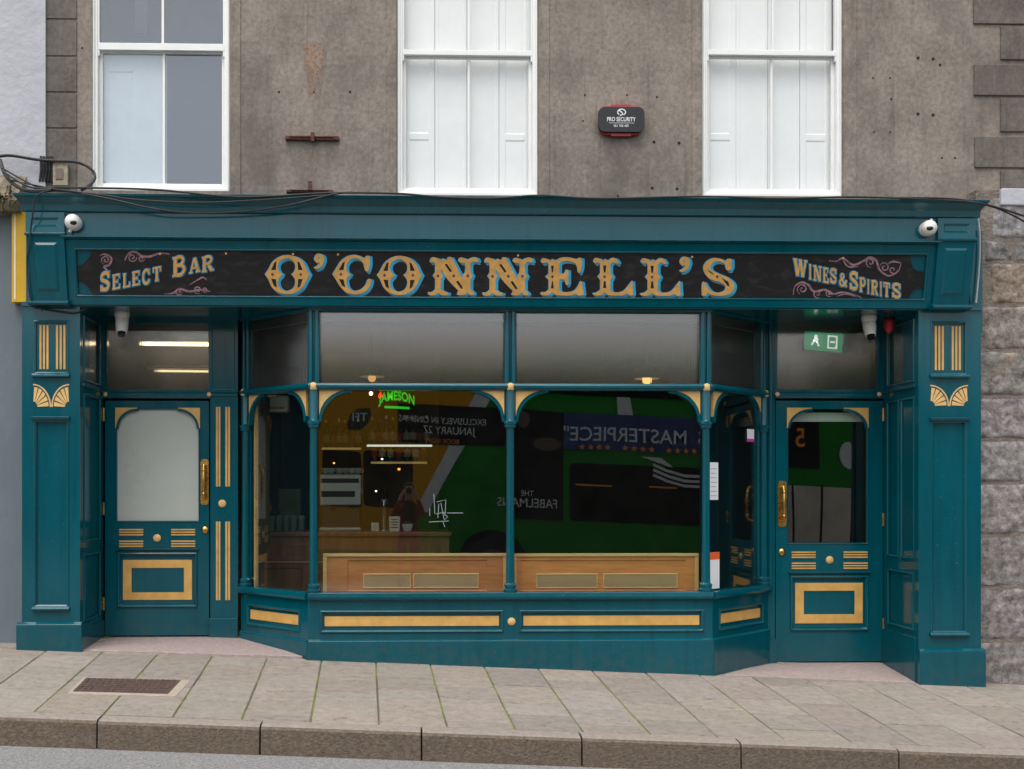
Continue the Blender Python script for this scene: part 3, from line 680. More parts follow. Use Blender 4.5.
# ---- bay window
YB = 0.03
AL, BL = Vector((X(308, YB), YB)), Vector((X(241, YD), YD)); AR, BR = Vector((X(712.5, YB), YB)), Vector((X(768, YD), YD))
def cant(A, B, side):
    d = (B-A).normalized(); nn = Vector((-d.y, d.x)) if side < 0 else Vector((d.y, -d.x))
    return (lambda u, v, n: Vector((A.x+d.x*u+nn.x*n, A.y+d.y*u+nn.y*n, v))), (B-A).length
TF = front(YB); TL, LL = cant(AL, BL, -1); TR, LR = cant(AR, BR, 1)
bay = node('bay_window', sf)
zs0, zs1, zpl = Z(600, YB), Z(592, YB), Z(641, YB)
riser = None
b = MB(TF); zg = ground(X(700), 0)-.15
ph = [(X(321, YB), X(502.5, YB), Z(631.5, YB), Z(611, YB), .014, .014), (X(520, YB), X(703, YB), Z(631.5, YB), Z(611, YB), .014, .014)]
b.panel(AL.x, AR.x, zpl-.01, zs0+.01, ph, 0, .05)
for h in ph: b.bead(h[0]-.01, h[1]+.01, h[2]-.01, h[3]+.01, .026, .013)
b.box(AL.x-.005, AR.x+.005, zg, zpl, -.05, .022); b.prof([(.021, zpl), (.022, zpl+.004), (.004, zpl+.018), (-.01, zpl+.018), (-.01, zpl)], AL.x, AR.x)
rc = []
for T, L in ((TL, LL), (TR, LR)):
    b2 = MB(T); h = (.11, L-.10, Z(631.5, YB), Z(611, YB), .014, .014); rc.append(h)
    b2.panel(0, L, zpl-.01, zs0+.01, [h], 0, .05); b2.bead(h[0]-.01, h[1]+.01, h[2]-.01, h[3]+.01, .026, .013)
    b2.box(-.008, L, zg, zpl, -.05, .022)
    b2.prof([(.021, zpl), (.022, zpl+.004), (.004, zpl+.018), (-.01, zpl+.018), (-.01, zpl)], 0, L)
    me = bpy.data.meshes.new('x'); b2.bm.to_mesh(me); b.bm.from_mesh(me); bpy.data.meshes.remove(me); b2.bm.free()
riser = b.build('stall_riser', H, bay, bevel=.002)
for T, h in ((TF, ph[0]), (TF, ph[1]), (TL, rc[0]), (TR, rc[1])):
    b = MB(T); b.box(h[0]+.03, h[1]-.03, h[2]+.048, h[3]-.042, -.015, -.008); b.build('gold_strip', 'gold', bay)
q = P(511.5, 621.5, YB)
def rosette(T, u, v, r, parent, n=0.0):
    b = MB(T); b.disc(u, v, r, n-.002, n+.006, 18, dome=.010); return b.build('rosette', 'cream', parent, smooth=True)
rosette(TF, q.x, q.z, .033, bay)
# sill follows the three faces
def three(profile_fn, name, ext=0.0):
    b = MB(TF); profile_fn(b, AL.x, AR.x)
    for T, L in ((TL, LL), (TR, LR)):
        b2 = MB(T); profile_fn(b2, 0, L); me = bpy.data.meshes.new('x'); b2.bm.to_mesh(me); b.bm.from_mesh(me); bpy.data.meshes.remove(me); b2.bm.free()
    return b.build(name, H, bay, bevel=.002)
def sillp(b, u0, u1): b.prof([(-.09, zs0), (.022, zs0), (.036, zs0+.012), (.042, zs0+.03), (.036, zs1-.004), (.02, zs1), (-.09, zs1+.002)], u0, u1, mitre=.41 if False else .0)
three(sillp, 'sill')
zt0, zt1 = Z(390.3, YB), Z(383.5, YB)
def barp(b, u0, u1): b.prof([(-.09, zt0), (.0, zt0), (.012, zt0+.014), (.022, zt0+.02), (.022, zt0+.038), (.008, zt1), (-.09, zt1)], u0, u1)
three(barp, 'transom_bar')
zh = Z(311.5, YB)
def headp(b, u0, u1): b.prof([(-.09, zh), (.0, zh), (.014, zh+.012), (.014, zsof), (-.09, zsof)], u0, u1)
three(headp, 'head_rail')
# columns
def column(T, u, n, half):
    c = node('column', bay); b = MB(T); r = .040
    zr = Z(423.5, YB)
    b.lathe((u, 0, n), [(.05, zs1-.01), (.058, zs1), (.058, zs1+.022), (.046, zs1+.03), (.052, zs1+.045), (.052, zs1+.06), (r*.92, zs1+.075), (r*.86, zs1+.4), (r*.82, zr-.05), (r*.9, zr-.04), (.048, zr-.03), (.048, zr-.012), (.055, zr-.004), (.055, zr+.014), (.045, zr+.022), (r, zr+.03), (r, zt0+.01)], 20)
    b.build('shaft', H, c, smooth=True)
    b = MB(T); b.box(u-.052, u+.052, zt1-.02, zsof, n-.045, n-.012)
    for s_ in (-1, 1): b.lathe((u+s_*.026, 0, n-.004), [(.021, zt1-.02), (.021, zsof)], 12)
    b.build('upper_mullion', H, c, smooth=False)
    b = MB(T); b.disc(u, (zt0+zt1)/2, .034, n, n+.034, 18, dome=.012); b.build('rosette', 'cream', c, smooth=True)
    return c
column(TF, X(313.5, YB), -.02, 0); column(TF, X(510.5, YB), -.02, 0); column(TF, X(706.5, YB), -.02, 0)
column(TL, LL-.035, -.025, 1); column(TR, LR-.035, -.025, 1)
# spandrels with the arch moulding under the transom
def spandrel(T, u, s_, w=.24, h=.235, n=-.035):
    """u: column face, s_: direction into the pane"""
    pts = [(u, zt0), (u+s_*w, zt0)]+[(u+s_*(w-w*math.sin(math.radians(a))), zt0-h+h*math.cos(math.radians(a))) for a in range(8, 90, 8)]+[(u, zt0-h)]
    if s_ > 0: pts.reverse()
    b = MB(T); b.prism(pts, n-.015, n+.012); o = b.build('spandrel', 'cream', bay)
    b = MB(T); b.ribbon([(u+s_*(w*1.1-w*1.1*math.sin(math.radians(a))+.008), zt0-h*1.08+h*1.08*math.cos(math.radians(a))-.008) for a in range(0, 91, 6)], .024, n-.02, n+.022)
    b.build('arch_trim', H, o)
for a, c in ((319, 504.5), (516, 701)):
    spandrel(TF, X(a, YB), 1); spandrel(TF, X(c, YB), -1)
for T, L in ((TL, LL), (TR, LR)):
    spandrel(T, .055, 1, .20, .235); spandrel(T, L-.085, -1, .20, .235)
# panes
for a, c in ((314, 510), (511, 706)):
    b = MB(TF); b.box(X(a, YB), X(c, YB), zs1-.01, zt0+.02, -.060, -.054); b.build('window_pane', 'glass', bay)
    b = MB(TF); b.box(X(a, YB), X(c, YB), zt1-.01, zh+.01, -.060, -.052); b.build('reeded_pane', 'reeded', bay)
for T, L in ((TL, LL), (TR, LR)):
    b = MB(T); b.box(.03, L-.02, zs1-.01, zt0+.02, -.060, -.054); b.build('window_pane', 'glass', bay)
    b = MB(T); b.box(.03, L-.02, zt1-.01, zh+.01, -.060, -.052); b.build('reeded_pane', 'reeded', bay)
b = MB(TF); b.box(AL.x+.03, AR.x-.03, Z(320, YB), zh+.02, -.12, -.085); b.build('pale_box', 'cctv', bay)
for T, L in ((TL, LL), (TR, LR)):
    b = MB(T); b.box(.04, L-.04, Z(320, YB), zh+.02, -.12, -.085); b.build('pale_box', 'cctv', bay)
# rear stiles that close the bay against the door posts
b = MB(TL); b.box(LL-.075, LL+.03, zs1, zsof, -.07, -.05); b.build('rear_stile', H, bay)
b = MB(TR); b.box(LR-.075, LR+.03, zs1, zsof, -.07, -.05); b.build('rear_stile', H, bay)
# ---- doors
TD = front(YD)
def door(name_lab, x0p, x1p, pyb, glass, corner, bars, ros, ringo, ringi, handle, knob, hinge, frosted):
    d = node('entrance_door', sf); d['label'] = name_lab; m = (x0p+x1p)/2
    zz = lambda py: Z(py, YD, m); xx = lambda px: X(px, YD)
    x0, x1, z0, z1 = xx(x0p), xx(x1p), zz(pyb), zz(400)
    g = (xx(glass[0]), xx(glass[1]), zz(glass[3]), zz(glass[2]))
    lp = (xx(ringo[0]-4), xx(ringo[1]+4), zz(ringo[3]+6), zz(ringo[2]-6), .012, .012)
    b = MB(TD); b.panel(x0+.006, x1-.006, z0+.008, z1-.006, [g+(0, 0, 1), lp], -.012, .045)
    b.bead(lp[0]-.016, lp[1]+.016, lp[2]-.016, lp[3]+.016, .032, .016, -.012)
    b.prof([(-.012, lp[3]+.03), (.012, lp[3]+.034), (.016, lp[3]+.046), (-.012, lp[3]+.05)], lp[0]-.03, lp[1]+.03)
    b.bead(g[0]-.012, g[1]+.012, g[2]-.012, g[3]+.012, .014, .006, -.012)
    b.build('leaf', H, d, bevel=.002)
    b = MB(TD); b.box(g[0]-.01, g[1]+.01, g[2]-.01, g[3]+.01, -.040, -.034); b.build('door_glass', 'frost' if frosted else 'glass', d)
    if not frosted:
        b = MB(TD); b.box(g[0]-.03, g[1]+.03, zz(421), zz(412), -.13, -.09); b.build('pale_box', 'cctv', d)  # pale box behind the top of the door glass
    # gold corner pieces with the rounded teal moulding
    cw, ch = xx(corner)-xx(glass[0]), (zz(glass[2])-zz(glass[2]+19))
    for s_, u in ((1, g[0]), (-1, g[1])):
        pts = [(u-s_*.012, g[3]+.012), (u+s_*cw, g[3]+.012)]+[(u+s_*(cw-cw*math.sin(math.radians(a))), g[3]-ch+ch*math.cos(math.radians(a))) for a in range(0, 91, 10)]+[(u-s_*.012, g[3]-ch)]
        if s_ > 0: pts.reverse()
        b = MB(TD); b.prism(pts, -.030, -.003); b.build('corner_piece', 'gold', d)
        b = MB(TD); b.ribbon([(u+s_*(cw-cw*math.sin(math.radians(a))+.006), g[3]-ch+ch*math.cos(math.radians(a))-.006) for a in range(0, 91, 6)], .02, -.033, .002); b.build('corner_trim', H, d)
    for (a, c, t, bt) in bars:
        b = MB(TD); inner = 1 if a < m else -1
        for k in range(3):
            ta, tb = t+(bt-t)*(k*.39), t+(bt-t)*(k*.39+.22); cut = (1.2, 0, 1.2)[k] if t < ros[1] else (0, 0, 1.5)[k]
            b.box(xx(a), xx(c)-(0), zz(tb), zz(ta), -.013, -.007)
        b.build('gold_bar', 'gold', d)
    rosette(TD, xx(ros[0]), zz(ros[1]), .034, d, -.012)
    o = (xx(ringo[0]), xx(ringo[1]), zz(ringo[3]), zz(ringo[2])); i = (xx(ringi[0]), xx(ringi[1]), zz(ringi[3]), zz(ringi[2]))
    b = MB(TD); b.ring(o, i, -.026, -.018); b.build('gold_border', 'gold', d)
    # brass pull handle: backplate, curved grip, knobs
    hn = node('pull_handle', d); hx, ha, hb = xx((handle[0]+handle[1])/2), zz(handle[3]), zz(handle[2])
    b = MB(TD); w_ = (xx(handle[1])-xx(handle[0]))/2
    b.prism([(hx-w_, ha+.02), (hx-w_*.6, ha), (hx+w_*.6, ha), (hx+w_, ha+.02), (hx+w_, hb-.02), (hx+w_*.6, hb), (hx-w_*.6, hb), (hx-w_, hb-.02)], -.014, -.006)
    b.tube([(hx, ha+.05, -.01), (hx, ha+.055, .03), (hx, ha+.09, .045), (hx, (ha+hb)/2, .05), (hx, hb-.09, .045), (hx, hb-.055, .03), (hx, hb-.05, -.01)], [.011, .011, .012, .017, .012, .011, .011], 10)
    for zk in (ha+.10, hb-.10): b.ball((hx, zk, .045), .017)
    me = b.build('pull_handle', 'brass', d, smooth=True); bpy.data.objects.remove(hn); me.name = 'pull_handle'
    b = MB(TD); b.disc(xx(knob[0]), zz(knob[1]), .030, -.014, -.002, 18, dome=.012); b.build('lock_knob', 'brass', d, smooth=True)
    for (px, t, bt) in hinge:
        b = MB(TD); b.lathe((xx(px), 0, -.004), [(.009, zz(bt)), (.009, zz(t))], 10); b.build('hinge', 'brass', d)
    return d
dL = door('teal door with frosted white glass', 104, 209.5, 636.5, (116.5, 198.5, 409, 521), 137, ((119, 143, 529, 535.5), (119, 143, 540.5, 547), (171, 195, 529, 535.5), (171, 195, 540.5, 547)), (156.8, 538), (122.5, 191.5, 560, 600), (131, 183.5, 568, 592.5), (200.5, 208.5, 459, 505), (204.7, 530), ((103.4, 408, 421), (103.4, 502, 515), (103.4, 597, 610)), True)
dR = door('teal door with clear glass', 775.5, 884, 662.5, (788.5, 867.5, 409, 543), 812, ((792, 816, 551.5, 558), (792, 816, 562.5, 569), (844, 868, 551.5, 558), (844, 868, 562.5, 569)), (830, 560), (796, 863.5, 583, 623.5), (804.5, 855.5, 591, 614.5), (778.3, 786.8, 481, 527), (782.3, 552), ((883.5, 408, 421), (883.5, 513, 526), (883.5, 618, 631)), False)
# ---- door surrounds, transom lights
def surround(x0p, x1p, la, lb, lt, lbt, board):
    t = node('transom_light', sf); m = (x0p+x1p)/2
    x0, x1 = X(x0p, YD), X(x1p, YD); h = (X(la, YD), X(lb, YD), Z(lbt, YD, m), Z(lt, YD, m), 0, 0, 1)
    b = MB(TD); b.panel(x0, x1, Z(397.5, YD, m), zsof, [h], .004, .07)
    b.prof([(-.02, Z(398.5, YD, m)), (.02, Z(398.5, YD, m)), (.03, Z(396, YD, m)), (.03, Z(394, YD, m)), (.01, Z(392.5, YD, m)), (-.02, Z(392.5, YD, m))], x0, x1)
    b.build('frame', H, t, bevel=.002)
    b = MB(TD); b.box(h[0]-.01, h[1]+.01, h[2]-.01, h[3]+.01, -.034, -.026); b.build('reeded_pane', 'reeded', t)
    b = MB(TD); b.box(h[0]-.01, h[1]+.01, Z(330, YD, m), h[3]+.01, -.11, -.07); b.build('head_board', 'cctv' if la < 500 else 'darkwood', t)
    for px in (la-1, lb+1): rosette(TD, X(px, YD), Z(394.5, YD, m), .020, t, .022)
    return t
surround(102.5, 211, 107, 208.5, 323, 389.5, 0); surround(774.5, 885.5, 777.5, 877, 322, 389.5, 0)
# post between left door and bay
po = node('door_post', sf); m = 223
x0, x1 = X(210.5, YD), X(238, YD); zz = lambda py: Z(py, YD, m)
b = MB(TD); b.panel(x0, x1, zz(620), zsof, [(X(212, YD), X(235, YD), zz(390.5), zz(330), .006, .006)], .010, .08)
b.prof([(0, zz(396.5)), (.024, zz(396.5)), (.03, zz(394)), (.014, zz(392)), (0, zz(392))], x0, x1)
b.box(X(209.5, YD), x1, zz(660), zz(618), -.08, .024)
b.build('post', H, po, bevel=.003)
for (a, c, t, bt) in ((216.2, 220.6, 407, 486.5), (225.6, 230.2, 407, 486.5), (216.2, 220.6, 521.5, 600), (225.6, 230.2, 521.5, 600)):
    b = MB(TD); xa, xc = X(a, YD), X(c, YD); w_ = xc-xa
    b.box(xa, xa+w_*.42, zz(bt), zz(t), .008, .0135); b.box(xc-w_*.42, xc, zz(bt), zz(t), .008, .0135); b.build('gold_flute', 'gold', po)
rosette(TD, X(222.5, YD), zz(503.5), .034, po, .010)
# narrow post between bay and right door
po = node('door_post', sf); x0, x1 = X(754, YD), X(775, YD)
b = MB(TD); b.box(x0, x1, zz(700), zsof, -.08, -.004)
for px in (757.5, 763.5, 770): b.lathe((X(px, YD), 0, .0), [(.021, zz(592)), (.021, zz(398)), (.021, zsof)], 12)
b.box(X(764, YD), X(775.3, YD), zz(700), zz(641), -.06, .018); b.build('post', H, po)
# reveals: panelled returns of the recesses, each with a glazed upper light
def reveal(xr, side, panels, light, lab):
    rv = node('reveal', sf); T = (lambda u, v, n: Vector((xr+n, u, v))) if side < 0 else (lambda u, v, n: Vector((xr-n, u, v)))
    zb = ground(xr, 0)-.1
    hs = [(a, c, t, bt, .010, .012) for a, c, t, bt in panels]
    b = MB(T); b.panel(.04, YD+.02, zb, zsof, hs+[light+(.012, .016)], .004, .03)
    for h in hs+[light]: b.bead(h[0]-.006, h[1]+.006, h[2]-.006, h[3]+.006, .022, .010, .004)
    zq = light[2]-.045; b.box(.04, YD, zq-.012, zq+.012, 0, .026); b.build('panelling', H, rv, bevel=.002)
    b = MB(T); b.box(.035, YD, zb, panels[-1][2]-.055, 0, .020); b.build('skirting', H, rv, bevel=.003)
    b = MB(T); b.box(light[0]+.012, light[1]-.012, light[2]+.012, light[3]-.012, -.011, -.008); b.build('light_pane', 'reeded' if side < 0 else 'glass', rv)
    return rv
zr = lambda py: Z(py, .35)
reveal(X(80.3)-.004, -1, [(.10, YD-.10, zr(540), zr(397)), (.10, YD-.10, zr(617), zr(553))], (.10, YD-.10, zr(384), zr(322)), '')
reveal(X(918.2)+.004, 1, [(.08, .33, zr(558), zr(399)), (.39, YD-.08, zr(558), zr(399)), (.09, YD-.09, zr(628), zr(572))], (.08, YD-.08, zr(383), zr(322)), '')
# granite thresholds
def step(name, pts, zr_, lab):
    t = empty(name, (sum(p[0] for p in pts)/4, .35, pts[0][2]), lab, 'doorstep')
    b = MB(world); hi = [b.bm.verts.new(p) for p in pts]; lo = [b.bm.verts.new((p[0], p[1], p[2]-.14)) for p in pts]
    b.F(hi); b.F(list(reversed(lo)))
    for k in range(4): b.F([lo[k], lo[(k+1) % 4], hi[(k+1) % 4], hi[k]])
    b.build('slab', 'step', t, bevel=.006)
zl = Z(636.5, YD, 156); xa, xb = X(82), X(300)
step('doorstep', [(xa, .02, ground(xa, 0)+.012), (xb+.02, .02, ground(xb, 0)+.030), (X(240, .8), .8, zl-.004), (X(100, .8), .8, zl-.004)], 0, 'pink granite doorstep of the frosted glass door')
zl = Z(662.5, YD, 830); xa, xb = X(726), X(917)
step('doorstep', [(xa, .03, ground(xa, 0)+.010), (xb, .03, ground(xb, 0)+.010), (X(888, .8), .8, zl-.004), (X(765, .8), .8, zl-.004)], 0, 'pinkish granite doorstep of the clear glass door')
# ------------------------------------------------------------------ the sign board and its lettering
def Fpt(px, py, back=.022):
    """where the pixel's sight line meets the leaning face of the sign panel"""
    d = P(px, py, 0)-CAM; k = (YF1-YF0)/(zrt-zfb)
    t = (YF0+back-k*zfb+k*CAM.z-CAM.y)/(d.y-k*d.z); q = CAM+d*t; return q.x, q.z
ST = lambda u, v, n: Vector((u, yl(v)+.022-n, v))
q = Fpt(500, 275); sg = empty('sign_board', (q[0], yl(q[1]), q[1]), "long black painted sign board with gold and blue lettering reading O'CONNELL'S", 'sign')
pts = [(93, 251.5), (90, 257), (84.5, 263.5), (82.5, 265), (77.5, 265.5), (77, 281.5), (82.5, 282), (86, 284.5), (91, 290), (93.5, 296)]
ptr = [(907, 301.5), (909, 296), (913, 291), (916, 288.8), (922.5, 288.2), (922.5, 271.4), (917, 271.3), (913, 269), (910.5, 263), (909.5, 255.5)]
out = [Fpt(*p) for p in pts]+[Fpt(*p) for p in ptr]
out[0] = (out[0][0], zst-.006); out[9] = (out[9][0], zsb+.006); out[10] = (out[10][0], zsb+.006); out[19] = (out[19][0], zst-.006)
b = MB(ST); b.prism(out, 0.0, .012); b.build('board', 'black', sg)
UN = 6.024
def tr(o, zx, zy): return Fpt(o[0]+zx/UN, o[1]+zy/UN, .01)
GO = dict(o=[(60,178,1),(80,150),(105,105),(145,74),(198,61),(252,74),(292,106),(314,150),(330,178,1),(314,208),(288,255),(248,285),(195,297),(140,285),(103,255),(80,206)],
 h=[[(168,178,1),(146,160),(138,130),(152,98),(192,80),(230,98),(244,130),(238,160),(220,178,1),(238,200),(244,228),(230,262),(192,278),(152,262),(138,228),(146,200)],
    [(98,152,1),(116,108,1),(130,98,1),(126,152,1)],[(98,204,1),(126,206,1),(132,258,1),(114,248,1)],[(256,98,1),(270,108,1),(288,152,1),(260,152,1)],[(260,206,1),(288,206,1),(272,250,1),(257,260,1)]], d=[(106,178),(276,178)])
GA = dict(o=[(358,78),(370,58),(395,54),(413,70),(416,98),(402,128),(372,145),(356,138),(378,124),(392,108),(372,106),(359,94)], h=[[(376,76,1),(384,72,1),(390,80,1),(382,86,1)]], d=[])
GC = dict(o=[(468,178,1),(490,140),(520,95),(560,68),(605,60),(645,76),(660,80),(672,68),(690,66,1),(692,100),(690,130),(682,156),(668,158),(660,138),(652,110),(630,88),(600,80),(570,92),(552,125),(554,160),(578,180,1),(554,200),(552,230),(566,262),(600,278),(638,268),(664,245),(676,215),(690,205),(700,213),(695,242),(675,272),(640,292),(600,298),(550,285),(513,250),(490,212)],
 h=[[(505,152,1),(528,108,1),(542,100,1),(534,152,1)],[(505,206,1),(534,208,1),(544,258,1),(526,246,1)]], d=[(518,178)])
GN = dict(o=[(62,90),(75,76),(105,80),(125,92),(140,82),(158,92),(170,74,1),(190,74,1),(258,205,1),(258,187),(272,165,1),(272,115),(250,108),(232,98),(238,80),(262,78),(285,90),(310,78),(340,76),(352,100),(340,104),(320,100),(304,114,1),(304,165,1),(318,187,1),(304,207,1),(304,270,1),(322,285),(326,300,1),(300,302),(286,286),(270,300),(240,302),(222,300,1),(232,276,1),(165,206),(126,142,1),(126,165,1),(140,187,1),(126,207,1),(126,268,1),(150,284),(168,286),(166,302),(130,303),(109,288),(88,303),(55,303),(50,286),(72,284),(92,268,1),(92,207,1),(78,187,1),(92,165,1),(92,114,1),(78,103),(62,106)],
 h=[[(148,118,1),(162,114,1),(192,158,1),(182,166,1)],[(216,222,1),(230,215,1),(260,262,1),(248,266,1)]], d=[(108,187),(203,187),(288,187)])
GE = dict(o=[(728,100),(738,82),(765,85),(785,97),(798,85),(815,95),(850,78),(900,76),(940,86),(960,78),(974,80,1),(974,130),(965,165),(951,165),(948,140),(933,112),(900,98),(857,98),(838,114,1),(838,168,1),(860,176),(872,165),(880,150),(893,152,1),(893,235,1),(880,240),(872,218),(858,206),(838,210,1),(838,270,1),(857,284),(900,284),(930,274),(950,250),(965,220),(976,225,1),(985,300,1),(955,306),(938,296),(900,305),(850,305),(815,300),(796,286),(775,301),(740,305),(726,295),(735,284),(755,285),(775,270,1),(775,210,1),(755,192,1),(775,174,1),(775,115,1),(760,103),(740,110)],
 h=[[(788,125,1),(806,125,1),(800,166,1),(794,166,1)],[(794,218,1),(800,218,1),(806,262,1),(788,262,1)]], d=[(797,192)])
GL = dict(o=[(80,100),(92,80),(120,84),(140,97),(152,85),(165,97),(190,80),(215,82),(232,108),(218,113),(200,103),(182,118,1),(182,170,1),(198,192,1),(182,212,1),(182,270,1),(200,285),(240,285),(270,270),(295,238),(315,215,1),(320,300,1),(300,306),(283,294),(250,305),(200,305),(165,300),(146,286),(130,301),(90,305),(76,292),(100,286),(122,270,1),(122,212,1),(105,192,1),(122,172,1),(122,118,1),(108,103),(92,111)],
 h=[[(138,124,1),(158,124,1),(153,166,1),(143,166,1)],[(143,218,1),(153,218,1),(158,260,1),(138,260,1)]], d=[(147,192)])
GS = dict(o=[(742,140),(760,102),(800,80),(845,84),(870,98),(892,85),(912,85,1),(914,130),(902,152),(882,150),(876,132),(870,115),(845,101),(815,100),(792,114),(784,138),(800,158),(845,178),(892,200),(926,235),(922,275),(890,298),(840,308),(790,301),(766,290),(755,306),(735,306,1),(734,242),(746,222),(764,250),(790,278),(830,288),(862,280),(876,262),(868,240),(830,221),(790,208),(758,182)],
 h=[[(764,132,1),(774,152,1),(800,172,1),(806,182,1),(776,164,1)],[(850,196,1),(892,222,1),(900,252,1),(886,246,1)]], d=[(825,192)])
A3, A4, A5 = (255, 245), (420, 245), (580, 245)
LET = [(GO, A3, 0, 0), (GA, A3, 0, 0), (GC, A3, 0, 0), (GO, A3, 675, 5), (GN, A4, 0, 0), (GN, A4, 328, 2), (GE, A4, 0, 0), (GL, A5, 0, 0), (GL, A5, 286, 2), (GA, A5, 243, 18), (GS, A5, 0, 0)]
for g, o, dx, dy in LET:
    def poly(l, sx=0, sy=0): return [tr(o, x+dx+sx, y+dy+sy) for x, y in cr(l, 4)]
    lt = node('letter', sg)
    b = MB(ST)
    for k, (sx, sy) in enumerate(((6, 9), (13, 16))):
        b.prism(poly(g['o'], sx, sy), .0105, .0135+k*.0004, [poly(h, sx, sy) for h in g['h'][:1] if g is GO])
    b.build('blue_shadow', 'slate', lt)
    b = MB(ST)
    for k, (sx, sy) in enumerate(((-3, -2), (5, 1), (11, 2), (17, 3))):
        b.prism(poly(g['o'], sx, sy), .0105, .0150+k*.0004, [poly(h, sx, sy) for h in g['h'][:1] if g is GO])
    b.build('blue_shade', 'cyan', lt)
    b = MB(ST); b.prism(poly(g['o']), .0105, .0185, [poly(h) for h in g['h']])
    b.build('gold_face', 'letter', lt)
    if g is not GA:
        b = MB(ST)
        for l in g['h']:
            if len(l) < 6: b.prism(poly([(p[0], p[1], 1) for p in l]), .0105, .0178)
        b.build('slot', 'black', lt)
    b = MB(ST)
    for x, y in g['d']:
        b.prism([tr(o, x+dx+a, y+dy+c) for a, c in ((0, 11), (10, 0), (0, -11), (-10, 0))], .012, .0192)
    if g['d']: b.build('plum_dot', 'purple', lt)
    else: b.bm.free()
# slab serif glyphs for the small words: lists of convex strokes in a unit box
def SR(x0, y0, x1, y1): return [(x0, y0), (x1, y0), (x1, y1), (x0, y1)]
def stem(x, w=.24): return [SR(x, 0, x+w, 1), SR(x-.07, 0, x+w+.07, .11), SR(x-.07, .89, x+w+.07, 1)]
def strip(pts, w):
    pts = [Vector(p) for p in pts]; res = []
    n = len(pts); L = []; R_ = []
    for i, p in enumerate(pts):
        t = (pts[min(i+1, n-1)]-pts[max(i-1, 0)]).normalized(); ww = w[i] if isinstance(w, list) else w; q = Vector((-t.y, t.x))*ww/2
        L.append(p+q); R_.append(p-q)
    return [[tuple(L[i]), tuple(L[i+1]), tuple(R_[i+1]), tuple(R_[i])] for i in range(n-1)]
def crv(pts): return cr(pts, 3, closed=False)
GLY = {
 'S': [o for o in strip(crv([(.84,.70),(.74,.90),(.48,.95),(.22,.86),(.15,.68),(.34,.55),(.62,.45),(.84,.30),(.74,.11),(.5,.05),(.24,.10),(.13,.27)]), .20)]+[SR(.06, 0, .17, .34), SR(.79, .64, .90, 1)],
 'E': stem(.10)+[SR(.3, 0, .92, .12), SR(.3, .88, .9, 1), SR(.3, .44, .66, .56), SR(.84, 0, .95, .32), SR(.80, .70, .91, 1), SR(.6, .36, .68, .64)],
 'L': stem(.10)+[SR(.3, 0, .92, .12), SR(.82, 0, .95, .36)],
 'C': strip(crv([(.86,.72),(.70,.93),(.45,.95),(.22,.78),(.16,.5),(.22,.22),(.45,.05),(.72,.08),(.88,.28)]), [.1,.12,.16,.2,.24,.2,.16,.12,.1][:1][0]+.09)+[SR(.80, .62, .91, 1)],
 'T': stem(.38)+[SR(.04, .88, .96, 1), SR(.04, .66, .15, 1), SR(.85, .66, .96, 1)],
 'B': stem(.10)+strip(crv([(.3,.94),(.62,.94),(.80,.76),(.62,.54),(.3,.53)]), .16)+strip(crv([(.3,.53),(.66,.52),(.88,.28),(.66,.06),(.3,.06)]), .17),
 'A': strip([(.14,.05),(.46,.98)], .12)+strip([(.50,.98),(.82,.05)], .23)+[SR(.25, .28, .72, .38), SR(0, 0, .32, .10), SR(.62, 0, 1.02, .10)],
 'R': stem(.10)+strip(crv([(.3,.94),(.64,.94),(.82,.74),(.62,.52),(.3,.51)]), .16)+strip([(.48,.52),(.84,.04)], .20)+[SR(.72, 0, 1.0, .10)],
 'W': strip([(.08,.98),(.30,.04)], .20)+strip([(.30,.04),(.50,.94)], .11)+strip([(.48,.98),(.70,.04)], .20)+strip([(.70,.04),(.92,.96)], .11)+[SR(-.04, .9, .24, 1), SR(.36, .9, .62, 1), SR(.80, .9, 1.04, 1)],
 'I': stem(.36, .28),
 'N': [SR(.12, 0, .24, 1), SR(.76, 0, .88, 1), SR(.02, 0, .36, .1), SR(.66, .9, .98, 1), SR(0, .9, .3, 1)]+strip([(.18,.97),(.80,.04)], .24),
 'P': stem(.10)+strip(crv([(.3,.94),(.66,.94),(.86,.72),(.64,.48),(.3,.46)]), .17),
 '&': strip(crv([(.92,.52),(.70,.20),(.42,.05),(.14,.14),(.14,.38),(.42,.58),(.58,.78),(.44,.95),(.26,.84),(.32,.62),(.62,.28),(.92,.03)]), .16)}
def words(o, letters, sl, name):
    w = node(name, sg)
    for lay, matn, offs in ((0, 'cyan2', [(a, c) for a in (-4, 1, 6) for c in (-4, 1, 5)]), (1, 'letter', [(0, 0)])):
        b = MB(ST); k = 0
        for ch, x0, x1, yb, h in letters:
            for sx, sy in offs:
                for g in GLY[ch]:
                    b.prism([tr(o, x0+(x1-x0)*(.03+.94*u)+sx, yb-h*.95*v+sl*((x1-x0)*u)+sy) for u, v in g], .0105, (.0135 if lay == 0 else .0195)+(k % 23)*.00012); k += 1
        b.build('blue_shade' if lay == 0 else 'gold_face', matn, w)
words((70, 240), [('S',180,245,312,118),('E',254,306,303,96),('L',318,366,292,92),('E',373,425,281,92),('C',432,486,272,92),('T',496,552,256,92)], -.20, 'lettering')
words((70, 240), [('B',614,702,226,126),('A',716,786,206,96),('R',792,868,199,100)], -.20, 'lettering')
words((770, 239.2), [('W',140,222,222,112),('I',226,254,243,98),('N',258,310,250,98),('E',316,352,262,98),('S',357,402,262,92)], .17, 'lettering')
words((770, 239.2), [('&',412,464,282,82)], .17, 'lettering')
words((770, 239.2), [('S',474,532,300,112),('P',536,576,318,92),('I',580,600,328,92),('R',606,650,334,92),('I',656,676,344,92),('T',680,722,346,92),('S',730,790,350,92)], .17, 'lettering')
